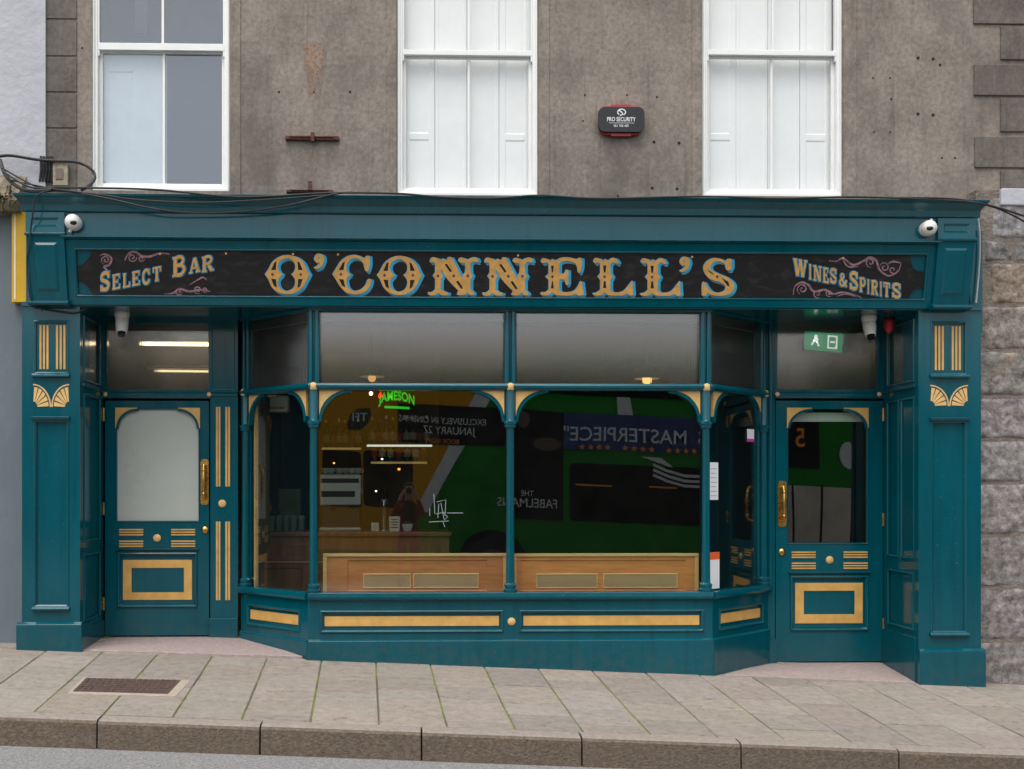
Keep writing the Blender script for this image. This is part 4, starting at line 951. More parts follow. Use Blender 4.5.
def spiral(cx, cy, r, a0, turns, fl=1, n=26): return [(cx+fl*r*(1-i/n*.85)*math.cos(a0+turns*2*math.pi*i/n), cy+r*(1-i/n*.85)*math.sin(a0+turns*2*math.pi*i/n)) for i in range(n+1)]
def scroll(o, parts):
    b = MB(ST)
    for k, (pl, w_) in enumerate(parts):
        m_ = len(pl); ws = [w_/UN/120*(.35+.65*math.sin(math.pi*(i+.5)/m_)) for i in range(m_)]
        b.ribbon([tr(o, *p) for p in pl], ws, .0105, .0128+k*.00025)
    b.build('scroll_ornament', 'mauve', sg)
c2 = lambda *p: cr(list(p), 5, closed=False)
scroll((770, 240), [(c2((355,125),(400,128),(440,110),(500,150),(560,128),(600,105),(640,125),(660,180),(715,215),(770,190),(790,140)), 13), (spiral(605,135,30,1.5,1.3), 9), (spiral(690,165,32,3.0,1.4), 9), (c2((440,120),(470,160),(530,160)), 9), (c2((700,150),(740,130),(790,140)), 10), (spiral(740,180,26,0,1.2), 8)])
scroll((770, 240), [(c2((140,330),(150,280),(190,255),(230,270),(265,310),(330,300),(380,325),(440,315),(520,335),(555,350)), 13), (spiral(195,295,34,2.0,1.5), 9), (spiral(285,325,26,1,1.3), 9), (spiral(355,320,22,1,1.3), 8), (c2((400,340),(460,325),(520,345)), 8)])
scroll((70, 240), [(c2((180,95),(210,85),(250,110),(235,150),(205,160),(230,185),(245,185)), 12), (spiral(215,120,28,2,1.4), 9), (c2((330,125),(350,85),(390,70),(430,95),(480,100),(540,80),(600,85)), 13), (spiral(375,105,28,0,1.4), 9), (spiral(430,112,20,0,1.3), 8)])
scroll((70, 240), [(c2((570,325),(620,320),(660,295),(720,310),(780,300),(845,310)), 12), (spiral(655,310,24,0,1.4), 9), (spiral(770,300,26,1,1.4), 9), (c2((720,270),(770,240),(800,225),(825,240)), 9), (spiral(815,300,18,1,1.2), 8)])
b = MB(ST)
for px, py in ((160, 252.5), (226, 252), (293, 252.5), (518, 254), (692, 255.5), (843, 256.6), (338, 253)):
    q = Fpt(px, py+1.5, .01); b.disc(q[0], q[1], .009, .011, .016, 10)
b.build('fixing_screw', 'gold', sg)
# ------------------------------------------------------------------ things fixed to the front
def dome_cam(px, py, look, label):
    c = P(px, py, -.20); t = empty('dome_camera', tuple(c), label, 'security camera', 'white dome cameras on the frieze')
    b = MB(front(-.17)); b.disc(c.x, c.z, .062, -.012, .02, 24, dome=.006); b.build('mount', 'cctv', t, smooth=True)
    b = MB(front(-.19)); b.ball((c.x, c.z, .03), .064, seg=24, rg=14); b.build('ball_housing', 'cctv', t, smooth=True)
    b = MB(front(-.19)); a = Vector(look).normalized(); q = Vector((c.x, c.z, .03))
    b.ball((q.x+a.x*.040, q.y+a.y*.040, .03+a.z*.040), .030, sq=(1.15, .85, 1), seg=16); b.build('lens', 'lens', t, smooth=True)
    b = MB(front(-.18)); b.tube([(c.x-.02*(1 if look[0] > 0 else -1), c.z-.05*(1 if look[0] > 0 else -1), .02), (c.x-.032*(1 if look[0] > 0 else -1), c.z-.075*(1 if look[0] > 0 else -1), .012)], .014, 10); b.build('cable_gland', 'cctv', t, smooth=True)
dome_cam(73.5, 222.5, (.30, -.36, .9), 'white dome camera left of the SELECT BAR lettering, on the frieze'); dome_cam(928, 228.5, (-.26, -.30, .9), 'white dome camera above the WINES & SPIRITS lettering, on the frieze')
def bullet(px, py, label, s_):
    c = P(px, 308, .30); t = empty('bullet_camera', (c.x, c.y, zsof), label, 'security camera', 'turret cameras under the soffit')
    b = MB(front(.30)); b.lathe((c.x, zsof, 0), [(.062, -.005), (.066, -.03), (.055, -.06), (.050, -.075)], 20); b.build('base', 'cctv', t, smooth=True)
    b = MB(front(.30)); b.tube([(c.x, zsof-.06, 0), (c.x+s_*.01, zsof-.12, .02), (c.x+s_*.02, zsof-.185, .045)], [.056, .054, .044], 18); b.build('housing', 'cctv', t, smooth=True)
    b = MB(front(.30)); b.tube([(c.x+s_*.02, zsof-.18, .046), (c.x+s_*.03, zsof-.207, .060)], [.036, .030], 16); b.build('lens', 'lens', t, smooth=True)
bullet(122, 319, 'white turret camera hanging from the soffit over the frosted glass door', .4)
bullet(869, 322, 'white turret camera hanging from the soffit over the clear glass door', -.2)
c = P(889, 325, .36); t = empty('warning_beacon', (c.x, c.y, zsof), 'small red beacon hanging under the soffit beside the turret camera', 'beacon')
b = MB(front(.36)); b.lathe((c.x, zsof, 0), [(.045, 0), (.045, -.03), (.03, -.035)], 16); b.build('base', 'darkplastic', t, smooth=True)
b = MB(front(.36)); b.lathe((c.x, zsof, 0), [(.040, -.03), (.046, -.06), (.044, -.10), (.03, -.13), (.012, -.15)], 16); b.build('lens', 'redplastic', t, smooth=True)
# alarm box
c = P(620, 122, YW); t = empty('alarm_box', tuple(c), 'black and red burglar alarm box on the grey render between two white windows', 'alarm box')
def rrect(cx, cz, w, h, r, n=5): return [p for q in ((1,1,0),(-1,1,90),(-1,-1,180),(1,-1,270)) for p in arc(cx+q[0]*(w/2-r), cz+q[1]*(h/2-r), r, r, q[2], q[2]+90, n)]
T = front(YW); b = MB(T); b.prism(rrect(c.x, c.z, .355, .248, .05), 0, .045); b.prism([(c.x-.10, c.z+.10), (c.x+.10, c.z+.10), (c.x+.085, c.z+.134), (c.x-.085, c.z+.134)], .005, .05); b.prism([(c.x-.10, c.z-.10), (c.x+.10, c.z-.10), (c.x+.085, c.z-.136), (c.x-.085, c.z-.136)], .005, .05); b.build('red_base', 'redplastic', t, bevel=.006)
b = MB(T); b.prism(rrect(c.x, c.z, .395, .218, .055), .03, .075); b.build('cover', 'darkplastic', t, bevel=.014)
b = MB(T); b.text('PRO SECURITY', c.x-.004, c.z-.018, .036, .0750, .002, sx=.72, off=.012); b.text('061 700 400', c.x-.004, c.z-.066, .021, .0750, .002, sx=.86); b.box(c.x-.11, c.x+.11, c.z-.034, c.z-.031, .074, .077); b.build('lettering', 'ink', t)
b = MB(T); b.ribbon(arc(c.x, c.z+.060, .034, .026, -60, 230, 16), .009, .074, .077); b.ribbon([(c.x-.02, c.z+.075), (c.x, c.z+.06), (c.x+.012, c.z+.045), (c.x-.014, c.z+.030)], .010, .074, .0775); b.build('emblem', 'ink', t)
# rusty wall brackets
def bracket(px, py, w, label, stub, th=.022):
    c = P(px, py, YW); t = empty('iron_bracket', tuple(c), label, 'bracket', 'rusty iron brackets on the render'); b = MB(front(YW))
    b.box(c.x-w/2, c.x+w/2, c.z-th, c.z+th, -.005, .035); b.box(c.x-w/2+.03, c.x+w/2-.03, c.z+.1*th, c.z+th*.9, .02, .045); b.build('bar', 'rust', t, bevel=.006)
    b = MB(front(YW)); b.box(c.x-.012, c.x+.02, c.z-(.035 if stub else .0), c.z+(.04 if stub else .08), .03, .06); b.build('stub', 'rust', t, bevel=.003)
    b = MB(front(YW))
    for s_ in (-1, 1): b.disc(c.x+s_*w*.42, c.z, .012, .03, .042, 8)
    b.build('bolt', 'rust', t)
bracket(312.5, 139, .46, 'rusty flat iron bracket bolted to the render below the orange stain', True, .018); bracket(310, 192, .40, 'rusty iron bracket half hidden behind the cornice', False, .011)
# junction box with its terminals
c = P(60, 174, YW); t = empty('junction_box', tuple(c), 'weathered grey junction box above the left end of the cornice', 'junction box')
b = MB(front(YW)); r = rect(54.5, 69.5, 165, 187, YW); b.box(*r[:2], *r[2:], 0, .05); b.build('housing', M.setdefault('oldbox', mat('old_grey_box', (.30, .26, .18), .8, var=.4, scale=20)), t, bevel=.004)
b = MB(front(YW)); r = rect(57.5, 65, 170, 181, YW); b.box(*r[:2], *r[2:], .04, .056); b.build('cover_plate', M.setdefault('oldpl', mat('brown_plate', (.17, .13, .10), .7)), t, bevel=.002)
b = MB(front(YW))
for k in range(5): x = X(42+k*2.8, YW); b.tube([(x, Z(161, YW), .03), (x+.006, Z(175, YW), .04), (x-.01, Z(186, YW), .03)], .010, 6)
b.build('terminal_wire', 'cable', t)
# cables
def cable(label, pts, r, m='cable', grp='cables along the cornice'):
    w = [P(px, py, y) for px, py, y in pts]; sm = []
    for i in range(len(w)-1):
        p0, p1, p2, p3 = w[max(i-1, 0)], w[i], w[i+1], w[min(i+2, len(w)-1)]
        for k in range(6):
            q = k/6; sm.append(0.5*((2*p1)+(p2-p0)*q+(2*p0-5*p1+4*p2-p3)*q*q+(3*p1-p0-3*p2+p3)*q**3))
    sm.append(w[-1]); b = MB(world); b.tube([tuple(p) for p in sm], r, 7)
    o = b.build('cable', m, smooth=True); tag(o, label, 'cable', grp); return o
cable('thin black cable lying along the top edge of the cornice', [(4, 172, .0), (30, 187, -.2), (60, 187.5, -.27), (100, 188, -.28), (160, 190, -.29), (240, 197, -.29), (330, 193, -.28), (395, 193.5, -.28), (440, 197, -.29), (490, 198.5, -.29), (540, 195.5, -.28), (600, 198.5, -.29), (700, 196.5, -.29), (780, 198.5, -.29), (850, 197, -.29), (930, 199.5, -.29), (983, 204, -.28), (1030, 218, .05)], .0085)
cable('black cable sagging across the frieze left of the cornice middle', [(2, 168, .05), (40, 188, -.2), (72, 192, -.29), (110, 199, -.31), (150, 208, -.30), (185, 212.5, -.25), (240, 212, -.24), (290, 205, -.29), (330, 195, -.29), (352, 192, -.25)], .0075)
cable('black cable dropping in a shallow curve over the cornice front', [(10, 180, -.05), (55, 189, -.28), (95, 194, -.30), (140, 200, -.30), (200, 202.5, -.30), (260, 200, -.30), (310, 196.5, -.29), (335, 194, -.27)], .006)
cable('thick black cable looping from the white wall round the junction box', [(-6, 157.5, .2), (10, 155.5, .2), (36, 159.5, .22), (55, 161, .24), (76, 162, .24), (90, 168, .22), (95, 177, .2), (90, 185, .12), (82, 190, .0)], .013)
cable('black cable bundle slanting from the gutter weeds to the cornice', [(0, 160, .16), (6, 176, .05), (18, 187, -.1), (32, 191, -.22), (52, 190, -.27)], .016)
cable('black cable running down off the right end of the cornice', [(900, 197.5, -.28), (955, 199, -.29), (990, 206, -.2), (1010, 214, -.05), (1032, 226, .05)], .0075)
cable('thin cable hanging down the left frieze block', [(50, 190, -.28), (36, 196, -.30), (33, 212, -.29), (31, 228, -.23), (29.5, 245, -.2), (27, 262, -.16), (30, 295, -.12), (38, 309, -.05)], .006)
cable('black cable stapled across the top of the left pilaster', [(31, 303, -.09), (42, 308.5, -.02), (58, 311, -.02), (74, 312.5, -.02), (86, 309, .0)], .007)
cable('pale grey cable running down the right end board of the fascia', [(978, 216, -.02), (980, 240, -.02), (979, 270, -.02), (976, 303, -.02)], .008, 'greycable')
# weeds growing in the gutter of the left neighbour
t = empty('gutter_weed', tuple(P(8, 205, .05)), 'small green weeds and moss in the gutter at the left edge', 'plant'); rnd = random.Random(5)
b = MB(world); lf = MB(world)
for k in range(26):
    p = P(rnd.uniform(-4, 13), rnd.uniform(196, 214), rnd.uniform(-.05, .12)); h = rnd.uniform(.05, .15); q = p+Vector((rnd.uniform(-.05, .05), rnd.uniform(-.07, 0), h))
    b.tube([tuple(p), tuple((p+q)/2+Vector((0, -.01, 0))), tuple(q)], [.004, .003, .002], 5)
    for j in range(7):
        c = p.lerp(q, rnd.uniform(.2, 1)); a = Vector((rnd.uniform(-1, 1), rnd.uniform(-1, .2), rnd.uniform(-.3, .8))).normalized()*rnd.uniform(.015, .035); s_ = a.cross(Vector((0, 0, 1))).normalized()*a.length*.35
        v = [lf.bm.verts.new(x_) for x_ in (c, c+a*.5+s_, c+a, c+a*.5-s_)]; lf.F(v)
b.build('stem', 'stem', t); lf.build('leaf_spray', 'leaf', t)
# exit sign hanging behind the right transom light
c = P(823, 338, .80); t = empty('exit_sign', tuple(c), 'tilted green emergency exit sign hanging behind the glass above the clear glass door', 'exit sign')
ca, sa = math.cos(-.075), math.sin(-.075); ET = lambda u, v, n: Vector((c.x+u*ca-v*sa, .78-n, c.z+u*sa+v*ca))
b = MB(ET); b.box(-.175, .175, -.125, .125, -.03, 0); b.build('housing', M.setdefault('signwhite', mat('sign_white', (.75, .75, .7), .5)), t, bevel=.004)
b = MB(ET); b.box(-.175, .175, -.122, .045, -.001, .004); b.build('green_panel', M.setdefault('signgreen', mat('exit_sign_green', (.0, .36, .15), .5, emit=.30)), t)
b = MB(ET); b.disc(-.075, .005, .018, .003, .006, 12); b.prism([(-.10, -.035), (-.055, -.05), (-.05, -.01), (-.085, -.005)], .003, .006); b.ribbon([(-.085, -.03), (-.11, -.075)], .016, .003, .006); b.ribbon([(-.065, -.04), (-.04, -.08)], .016, .003, .006)
b.ring((.035, .125, -.095, .025), (.05, .11, -.095+.012, .012), .003, .006); b.ribbon([(.06, -.035), (.105, -.035)], .016, .003, .0062); b.build('pictogram', M.setdefault('signlit', mat('sign_lit_white', (.85, .9, .85), .5, emit=.5)), t)
# ------------------------------------------------------------------ the room behind the glass
def shell(name, box, m): b = MB(world); b.box(*box); return tag(b.build(name, m), kind='structure')
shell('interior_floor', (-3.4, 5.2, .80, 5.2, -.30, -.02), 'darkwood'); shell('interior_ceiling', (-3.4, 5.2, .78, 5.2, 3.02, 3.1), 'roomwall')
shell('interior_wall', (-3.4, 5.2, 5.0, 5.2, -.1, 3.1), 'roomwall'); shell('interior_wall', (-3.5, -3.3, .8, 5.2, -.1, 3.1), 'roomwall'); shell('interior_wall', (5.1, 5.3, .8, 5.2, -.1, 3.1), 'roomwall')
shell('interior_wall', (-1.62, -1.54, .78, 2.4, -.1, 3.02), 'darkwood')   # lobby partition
b = MB(world); b.box(-1.0, .35, 3.42, 3.46, 1.0, 3.0); tag(b.build('interior_wall', 'amberlitwall'), kind='structure')  # amber light put into the colour of this piece of back wall
# window benches
def bench(a, c, slots, mat_, label):
    t = empty('window_bench', (X((a+c)/2, .2), .2, .0), label, 'bench', 'pine benches behind the window'); Yb = .15
    x0, x1, z0, z1 = rect(a, c, 553.5, 594, Yb); m = (a+c)/2; T = front(Yb)
    hs = [(X(s[0], Yb), X(s[1], Yb), Z(s[3], Yb, m), Z(s[2], Yb, m), .0, .016) for s in slots]
    b = MB(T); b.panel(x0+.03, x1-.03, z0+.02, z1-.02, [(hs[0][0]-.14, hs[-1][1]+.08, hs[0][2]-.03, z1-.055, .008, .008)], 0, .02); b.build('back_panel', mat_, t)
    b = MB(T)
    for h in hs: b.bead(h[0]-.008, h[1]+.008, h[2]-.008, h[3]+.008, .014, .008, -.008)
    b.build('slot_frame', 'woodrail', t)
    b = MB(T)
    for h in hs: b.box(h[0], h[1], h[2], h[3], -.012, -.004)
    b.build('backing', 'cushion', t)
    b = MB(T); b.box(x0, x1, z1-.024, z1, -.05, .012); b.box(x0, x1, z0, z0+.02, -.03, .008); b.box(x0, x0+.032, z0, z1-.02, -.03, .008); b.box(x1-.032, x1, z0, z1-.02, -.03, .008); b.build('rail', 'woodrail', t, bevel=.003)
    b = MB(T); b.box(x0, x1, .40, .45, -.45, -.03); b.build('seat', mat_, t, bevel=.005)
    for x in (x0+.05, x1-.10):
        b = MB(T); b.box(x, x+.05, -.02, .40, -.44, -.38); b.build('leg', mat_, t)
M['redtintwood'] = mat('pine_with_red_reflection', (0.62, 0.21, 0.075), .42, var=.2, scale=5, stretch=(1, 1, 9))  # red reflection of the jacket put into the left bench's wood colour
bench(323, 507, ((364, 410, 574.5, 587.5), (414, 478, 574.5, 587.5)), 'redtintwood', 'pine bench back with painted red reflection behind the left front pane, with two slots')
bench(513, 698.5, ((537, 597, 574.5, 587.5), (604, 677, 574.5, 587.5)), 'wood', 'orange pine bench back behind the right front pane, with two slots')
# bar counter
t = empty('bar_counter', (-.2, 1.8, -.02), 'mahogany bar counter crossing the dim room behind the window', 'bar counter'); zc = Z(531.5, 1.6)
b = MB(front(1.6)); b.box(-1.5, .42, zc-.045, zc, -.62, .04); b.build('counter_top', 'bar', t, bevel=.008)
b = MB(front(1.6)); hs = [(-1.42+k*.46, -1.02+k*.46, .15, zc-.35, .015, .012) for k in range(4)]; b.panel(-1.48, .40, -.02, zc-.045, hs, 0, .5)
b.box(-1.48, .40, zc-.28, zc-.25, 0, .02); b.build('front_panel', 'bar', t)
b = MB(front(1.6)); b.box(-1.48, .40, zc-.295, zc-.287, .018, .026); b.build('foot_strip', 'woodrail', t)
# espresso machine
t = empty('coffee_machine', (X(343, 1.9), 1.9, zc), 'silver espresso machine with white cups on the bar', 'coffee machine'); T = front(1.9)
x0, x1 = X(319, 1.9), X(361, 1.9); zA, zB = Z(474, 1.9), Z(508, 1.9)
b = MB(T); b.box(x0, x1, zB+.02, zA, -.4, 0); b.build('body', 'steel', t, bevel=.015)
b = MB(T); b.box(x0+.02, x1-.02, zc, zB+.018, -.4, -.12); b.build('lower_body', 'darkplastic', t)
b = MB(T); b.box(x0+.02, x1-.02, Z(483, 1.9), Z(478.5, 1.9), -.01, .004); b.box(x0+.02, x1-.06, Z(497, 1.9), Z(491, 1.9), -.01, .004); b.build('dark_band', 'darkplastic', t)
b = MB(T); b.box(x0, x1, zc, zc+.03, -.4, .03); b.build('drip_tray', 'steel', t, bevel=.006)
for k in range(2):
    b = MB(T); xx_ = x0+.13+k*.2; b.tube([(xx_, zB, -.1), (xx_, zB-.03, .0), (xx_, zB-.045, .12)], [.03, .016, .016], 10); b.build('group_handle', 'darkplastic', t)
M['china'] = mat('white_china', (.72, .70, .64), .25)
def cup_at(x, y, z, label, first=[None]):
    if first[0] is None:
        t = empty('cup', (x, y, z), label, 'cup', 'cups stacked on the espresso machine'); b = MB(front(y)); b.lathe((x, z, 0), [(.022, 0), (.036, .02), (.043, .06), (.040, .06), (.034, .024), (.004, .01)], 16); b.build('bowl', 'china', t, smooth=True)
        b = MB(front(y)); b.tube([(x+.036, z+.05, 0), (x+.062, z+.045, 0), (x+.058, z+.022, 0), (x+.034, z+.02, 0)], .005, 6); b.build('handle', 'china', t, smooth=True); first[0] = t; return t
    return dup(first[0], (x, y, z), label)
for k, px in enumerate((325, 331, 339, 346, 352, 357)): cup_at(X(px, 2.0), 2.0+.03*(k % 2), zA, 'white china cup upside on top of the espresso machine')
# back shelves with bottles
def shelf(px0, px1, py, lit, label):
    Y = 3.2; x0, x1, z = X(px0, Y), X(px1, Y), Z(py, Y, 400); t = empty('bottle_shelf', ((x0+x1)/2, Y, z), label, 'shelf')
    b = MB(front(Y)); b.box(x0, x1, z-.03, z, -.2, 0); b.build('board', 'darkwood', t)
    b = MB(front(Y)); b.box(x0+.01, x1-.01, z-.030, z-.008, .002, .014); b.build('light_strip', M.setdefault('strip%d' % lit, mat('lit_shelf_edge', (1, .93, .8) if lit == 1 else (1, .7, .25), .5, emit=.55 if lit == 1 else .12)), t)
    return x0, x1, Y, z
bott = []
M['bglass'] = mat('dark_bottle_glass', (.015, .02, .01), .08); M['bglass2'] = mat('amber_bottle_glass', (.12, .04, .008), .08); M['label'] = mat('paper_label', (.55, .48, .35), .7); M['blabelred'] = mat('red_bottle_label', (.45, .04, .02), .6)
def bottle(x, y, z, kind, label):
    if len(bott) <= kind:
        t = empty('bottle', (x, y, z), label, 'bottle', 'bottles on the lit shelf'); s_ = (1, .9, 1.05)[kind]
        b = MB(front(y)); b.lathe((x, z, 0), [(.036, 0), (.038, .01), (.038, .17*s_), (.030, .20*s_), (.014, .235*s_), (.013, .29*s_)], 14); b.build('body', ('bglass', 'bglass2', 'bglass')[kind], t, smooth=True)
        b = MB(front(y)); b.lathe((x, z, 0), [(.0155, .27*s_), (.0155, .305*s_)], 10); b.build('cap', ('brass', 'redplastic', 'steel')[kind], t)
        b = MB(front(y)); b.lathe((x, z, 0), [(.0388, .05), (.0388, .13)], 14); b.build('label', ('label', 'blabelred', 'label')[kind], t, smooth=True); bott.append(t); return
    dup(bott[kind], (x, y, z), label)
x0, x1, Y, z = shelf(366, 433, 444, 1, 'white lit bottle shelf on the amber-tinted back wall')
KL = ('dark green bottle with pale label on the lit shelf', 'amber bottle with red label on the lit shelf', 'dark bottle with steel cap on the lit shelf')
for k in range(9):
    kd = k % 3; bottle(x0+.07+k*(x1-x0-.14)/8, Y+.09, z, kd, KL[kd])
shelf(370, 428, 461, 2, 'amber lit lower shelf beneath the bottle shelf')
for k in range(7):
    kd = (k*2+1) % 3; bottle(X(374+k*8.3, 3.3), 3.29, Z(461, 3.2, 400), kd, ('dark green bottle with pale label', 'amber bottle with red label', 'dark bottle with steel cap')[kd]+' on the lower shelf')
x0, x1, Y, z = shelf(321, 362, 447, 2, 'short amber lit shelf above the espresso machine')
for k in range(6): bottle(x0+.05+k*(x1-x0-.1)/5, Y+.09, z, k % 3, ('dark green bottle with pale label', 'amber bottle with red label', 'dark bottle with steel cap')[k % 3]+' above the espresso machine')
def spot(px, py, Y, label, col, e, r=.011):
    c = P(px, py, Y); t = empty('cabinet_light', tuple(c), label, 'lamp', 'small lights around the back bar')
    b = MB(front(Y)); b.ball((c.x, c.z, 0), r, seg=10, rg=6); b.build('bulb', mat('small_lamp_glow', col, .5, emit=e), t, smooth=True)
    b = MB(front(Y)); b.lathe((c.x, c.z, 0), [(.014, r*.6), (.016, r*1.6), (.006, r*2.4)], 10); b.build('holder', 'darkplastic', t)
spot(382, 459, 3.1, 'small white light below the bottle shelf', (1, .9, .7), 8, .009); spot(376, 491, 2.6, 'small white light low on the back bar', (.9, .95, 1), 2.2, .011); spot(399, 469, 2.9, 'small orange light on the back bar', (1, .3, .03), 1.8, .016); spot(334, 463, 2.9, 'small amber light above the espresso machine', (1, .5, .08), 1.6, .011)
# beer font on the bar
x, y = X(384, 1.8), 1.8; t = empty('beer_tap', (x, y, zc), 'chrome beer tap column on the bar', 'beer tap'); b = MB(front(y)); b.lathe((x, zc, 0), [(.06, 0), (.06, .012), (.026, .03), (.024, .26), (.04, .28), (.04, .31), (.01, .33)], 16); b.build('column', 'steel', t, smooth=True)
b = MB(front(y)); b.tube([(x, zc+.295, .03), (x, zc+.29, .09), (x, zc+.25, .10)], .010, 8); b.build('spout', 'steel', t, smooth=True)
b = MB(front(y)); b.tube([(x, zc+.31, .05), (x, zc+.42, .07)], [.008, .015], 8); b.build('handle', 'darkplastic', t, smooth=True)
# things on the counter
def at_bar(px, Y): return X(px, Y), Y
x, y = at_bar(375, 1.7); t = empty('napkin_holder', (x, y, zc), 'white square napkin holder on the bar', 'napkin holder'); b = MB(front(y)); b.box(x-.038, x+.038, zc, zc+.085, -.06, 0); b.build('box', 'china', t, bevel=.006)
b = MB(front(y)); b.box(x-.002, x+.002, zc+.004, zc+.082, -.001, .002); b.box(x-.035, x+.035, zc+.042, zc+.045, -.001, .002); b.build('groove', 'cushion', t)
x, y = at_bar(394.5, 1.7); t = empty('paper_menu_box', (x, y, zc), 'white paper cup box with dark print on the bar', 'box'); b = MB(front(y)); b.prism([(x-.048, zc), (x+.048, zc), (x+.055, zc+.145), (x-.055, zc+.145)], -.09, 0); b.build('carton', 'china', t, bevel=.003)
b = MB(front(y))
for k, w_ in enumerate((.034, .04, .03, .036)): b.box(x-w_, x+w_, zc+.12-k*.026-.010, zc+.12-k*.026, -.001, .0016)
b.build('print', 'darkplastic', t)
x, y = at_bar(407.5, 1.7); t = empty('sugar_bowl', (x, y, zc), 'small white bowl of sugar sachets on the bar', 'bowl'); b = MB(front(y)); b.lathe((x, zc, -.04), [(.035, 0), (.045, .02), (.056, .07), (.052, .07), (.04, .025), (.004, .015)], 18); b.build('bowl', 'china', t, smooth=True)
b = MB(front(y)); b.box(x-.02, x-.005, zc+.03, zc+.10, -.05, -.046); b.box(x+.005, x+.02, zc+.03, zc+.095, -.04, -.036); b.build('sachet', 'blabelred', t)
# pint glasses
gm = bpy.data.materials.new('clear_drinking_glass'); gm.use_nodes = True; bs = gm.node_tree.nodes['Principled BSDF']; bs.inputs['Transmission Weight'].default_value = .85; bs.inputs['Roughness'].default_value = .05; bs.inputs['Base Color'].default_value = (.85, .9, .9, 1); bs.inputs['IOR'].default_value = 1.3; M['pint'] = gm
g0 = None
for k in range(12):
    x, y = X(264+(k % 6)*7.4, 1.74), 1.74+.09*(k//6)
    lab = 'clear pint glass in the rows on the bar'
    if g0 is None:
        g0 = empty('pint_glass', (x, y, zc), lab, 'glass', 'pint glasses on the bar'); b = MB(front(y)); b.lathe((x, zc, 0), [(.026, 0), (.027, .01), (.037, .15), (.034, .15), (.024, .014), (.002, .012)], 16); b.build('tumbler', 'pint', g0, smooth=True)
    else: dup(g0, (x, y, zc), lab)
# board standing behind the glasses, white unit and curtain near the left canted pane
x, y = X(289, 2.2), 2.2; t = empty('menu_board', (x, y, zc), 'greenish menu board standing behind the pint glasses', 'board'); b = MB(front(y)); r = rect(279, 300, 489, 533, y); b.box(*r[:2], zc, r[3], -.02, 0); b.build('board', M.setdefault('mboard', mat('olive_board', (.13, .15, .05), .5, var=.3, scale=6)), t, bevel=.003)
b = MB(front(y)); b.ring((r[0]-.012, r[1]+.012, zc, r[3]+.012), (r[0], r[1], zc+.012, r[3]), -.02, .008); b.build('frame', 'darkwood', t)
c = P(277, 403, 1.1); t = empty('wall_heater', tuple(c), 'off white wall unit inside behind the left canted pane', 'heater'); b = MB(front(1.1)); r = rect(264, 288, 395, 411.5, 1.1); b.box(*r, -.18, 0); b.build('casing', 'china', t, bevel=.02)
b = MB(front(1.1)); b.box(r[0]+.03, r[1]-.03, r[2]+.02, r[2]+.045, -.001, .003); b.build('vent', 'cushion', t)
t = empty('curtain', tuple(P(264, 440, .95)), 'striped brown curtain beside the left canted pane', 'curtain'); b = MB(world)
x0 = X(259.5, .95)
pts = [(x0+.012*k, .95+(.016 if k % 2 else -.016)) for k in range(9)]
for (xa, ya), (xb, yb_) in zip(pts, pts[1:]): b.F([b.bm.verts.new(p) for p in ((xa, ya, .95), (xb, yb_, .95), (xb, yb_, 2.3), (xa, ya, 2.3))])
b.build('cloth', M.setdefault('curt', mat('brown_striped_cloth', (.16, .085, .045), .9, var=.5, scale=40, stretch=(3, 3, .05))), t)
b = MB(world); b.tube([(x0-.05, .95, 2.31), (x0+.16, .95, 2.31)], .01, 8); b.build('rod', 'brass', t)
b = MB(TL); b.box(LL-.12, LL-.095, zs1, zt0, -.10, -.07); b.build('inner_trim', 'woodrail', bay)
# neon sign and lamps
c = P(397, 400, .55); t = empty('neon_sign', tuple(c), 'green neon sign with a red accent hanging inside the left front pane', 'neon sign')
M['neon'] = mat('green_neon', (.01, .7, .03), .5, emit=.42); M['neonred'] = mat('red_neon', (1, .05, .02), .5, emit=.8)
b = MB(front(.55)); w_ = .325; base = len(b.bm.verts); b.text('JAMESON', c.x, c.z-.035, .078, 0, .012, sx=.66, off=.025)
for v in b.bm.verts: v.co.z += .035-1.6*(v.co.x-c.x)**2-.05*(v.co.x-c.x)
b.ribbon([(c.x-.11, c.z-.062), (c.x, c.z-.066), (c.x+.11, c.z-.072)], .02, 0, .012); b.build('lettering', 'neon', t)
b = MB(front(.55)); b.disc(c.x-.145, c.z+.035, .020, 0, .012, 12); b.ribbon([(c.x-.16, c.z+.02), (c.x-.14, c.z+.07)], .012, 0, .012); b.build('accent', 'neonred', t)
b = MB(front(.55)); b.tube([(c.x-.1, c.z+.05, -.02), (c.x-.1, 3.0, -.02)], .003, 5); b.tube([(c.x+.1, c.z+.05, -.02), (c.x+.1, 3.0, -.02)], .003, 5); b.build('hanging_wire', 'cable', t)
def pendant(px, py, Y, label, r, warm, e, shade):
    c = P(px, py, Y); t = empty('pendant_lamp', (c.x, c.y, 3.0), label, 'lamp', 'pendant lamps inside the window')
    b = MB(front(Y)); b.tube([(c.x, 3.0, 0), (c.x, c.z+r, 0)], .004, 6); b.build('flex', 'cable', t)
    b = MB(front(Y)); b.ball((c.x, c.z, 0), r, seg=14); b.build('bulb', mat('lamp_glow', warm, .5, emit=e), t, smooth=True)
    if shade: b = MB(front(Y)); b.lathe((c.x, c.z, 0), [(.03, .10), (.05, .09), (.11, .015), (.105, .01), (.045, .08)], 18); b.build('lamp_shade', 'cctv', t, smooth=True)
pendant(371, 393.5, 1.15, 'bare glowing bulb hanging beside the green neon sign', .016, (1, .85, .6), 9, False)
pendant(647, 380, .32, 'pale pendant lamp behind the right front reeded pane', .04, (1, .5, .15), 1.2, True)
pendant(372, 378, .32, 'pale pendant lamp behind the left front reeded pane', .035, (1, .5, .15), .5, True)
b0 = None
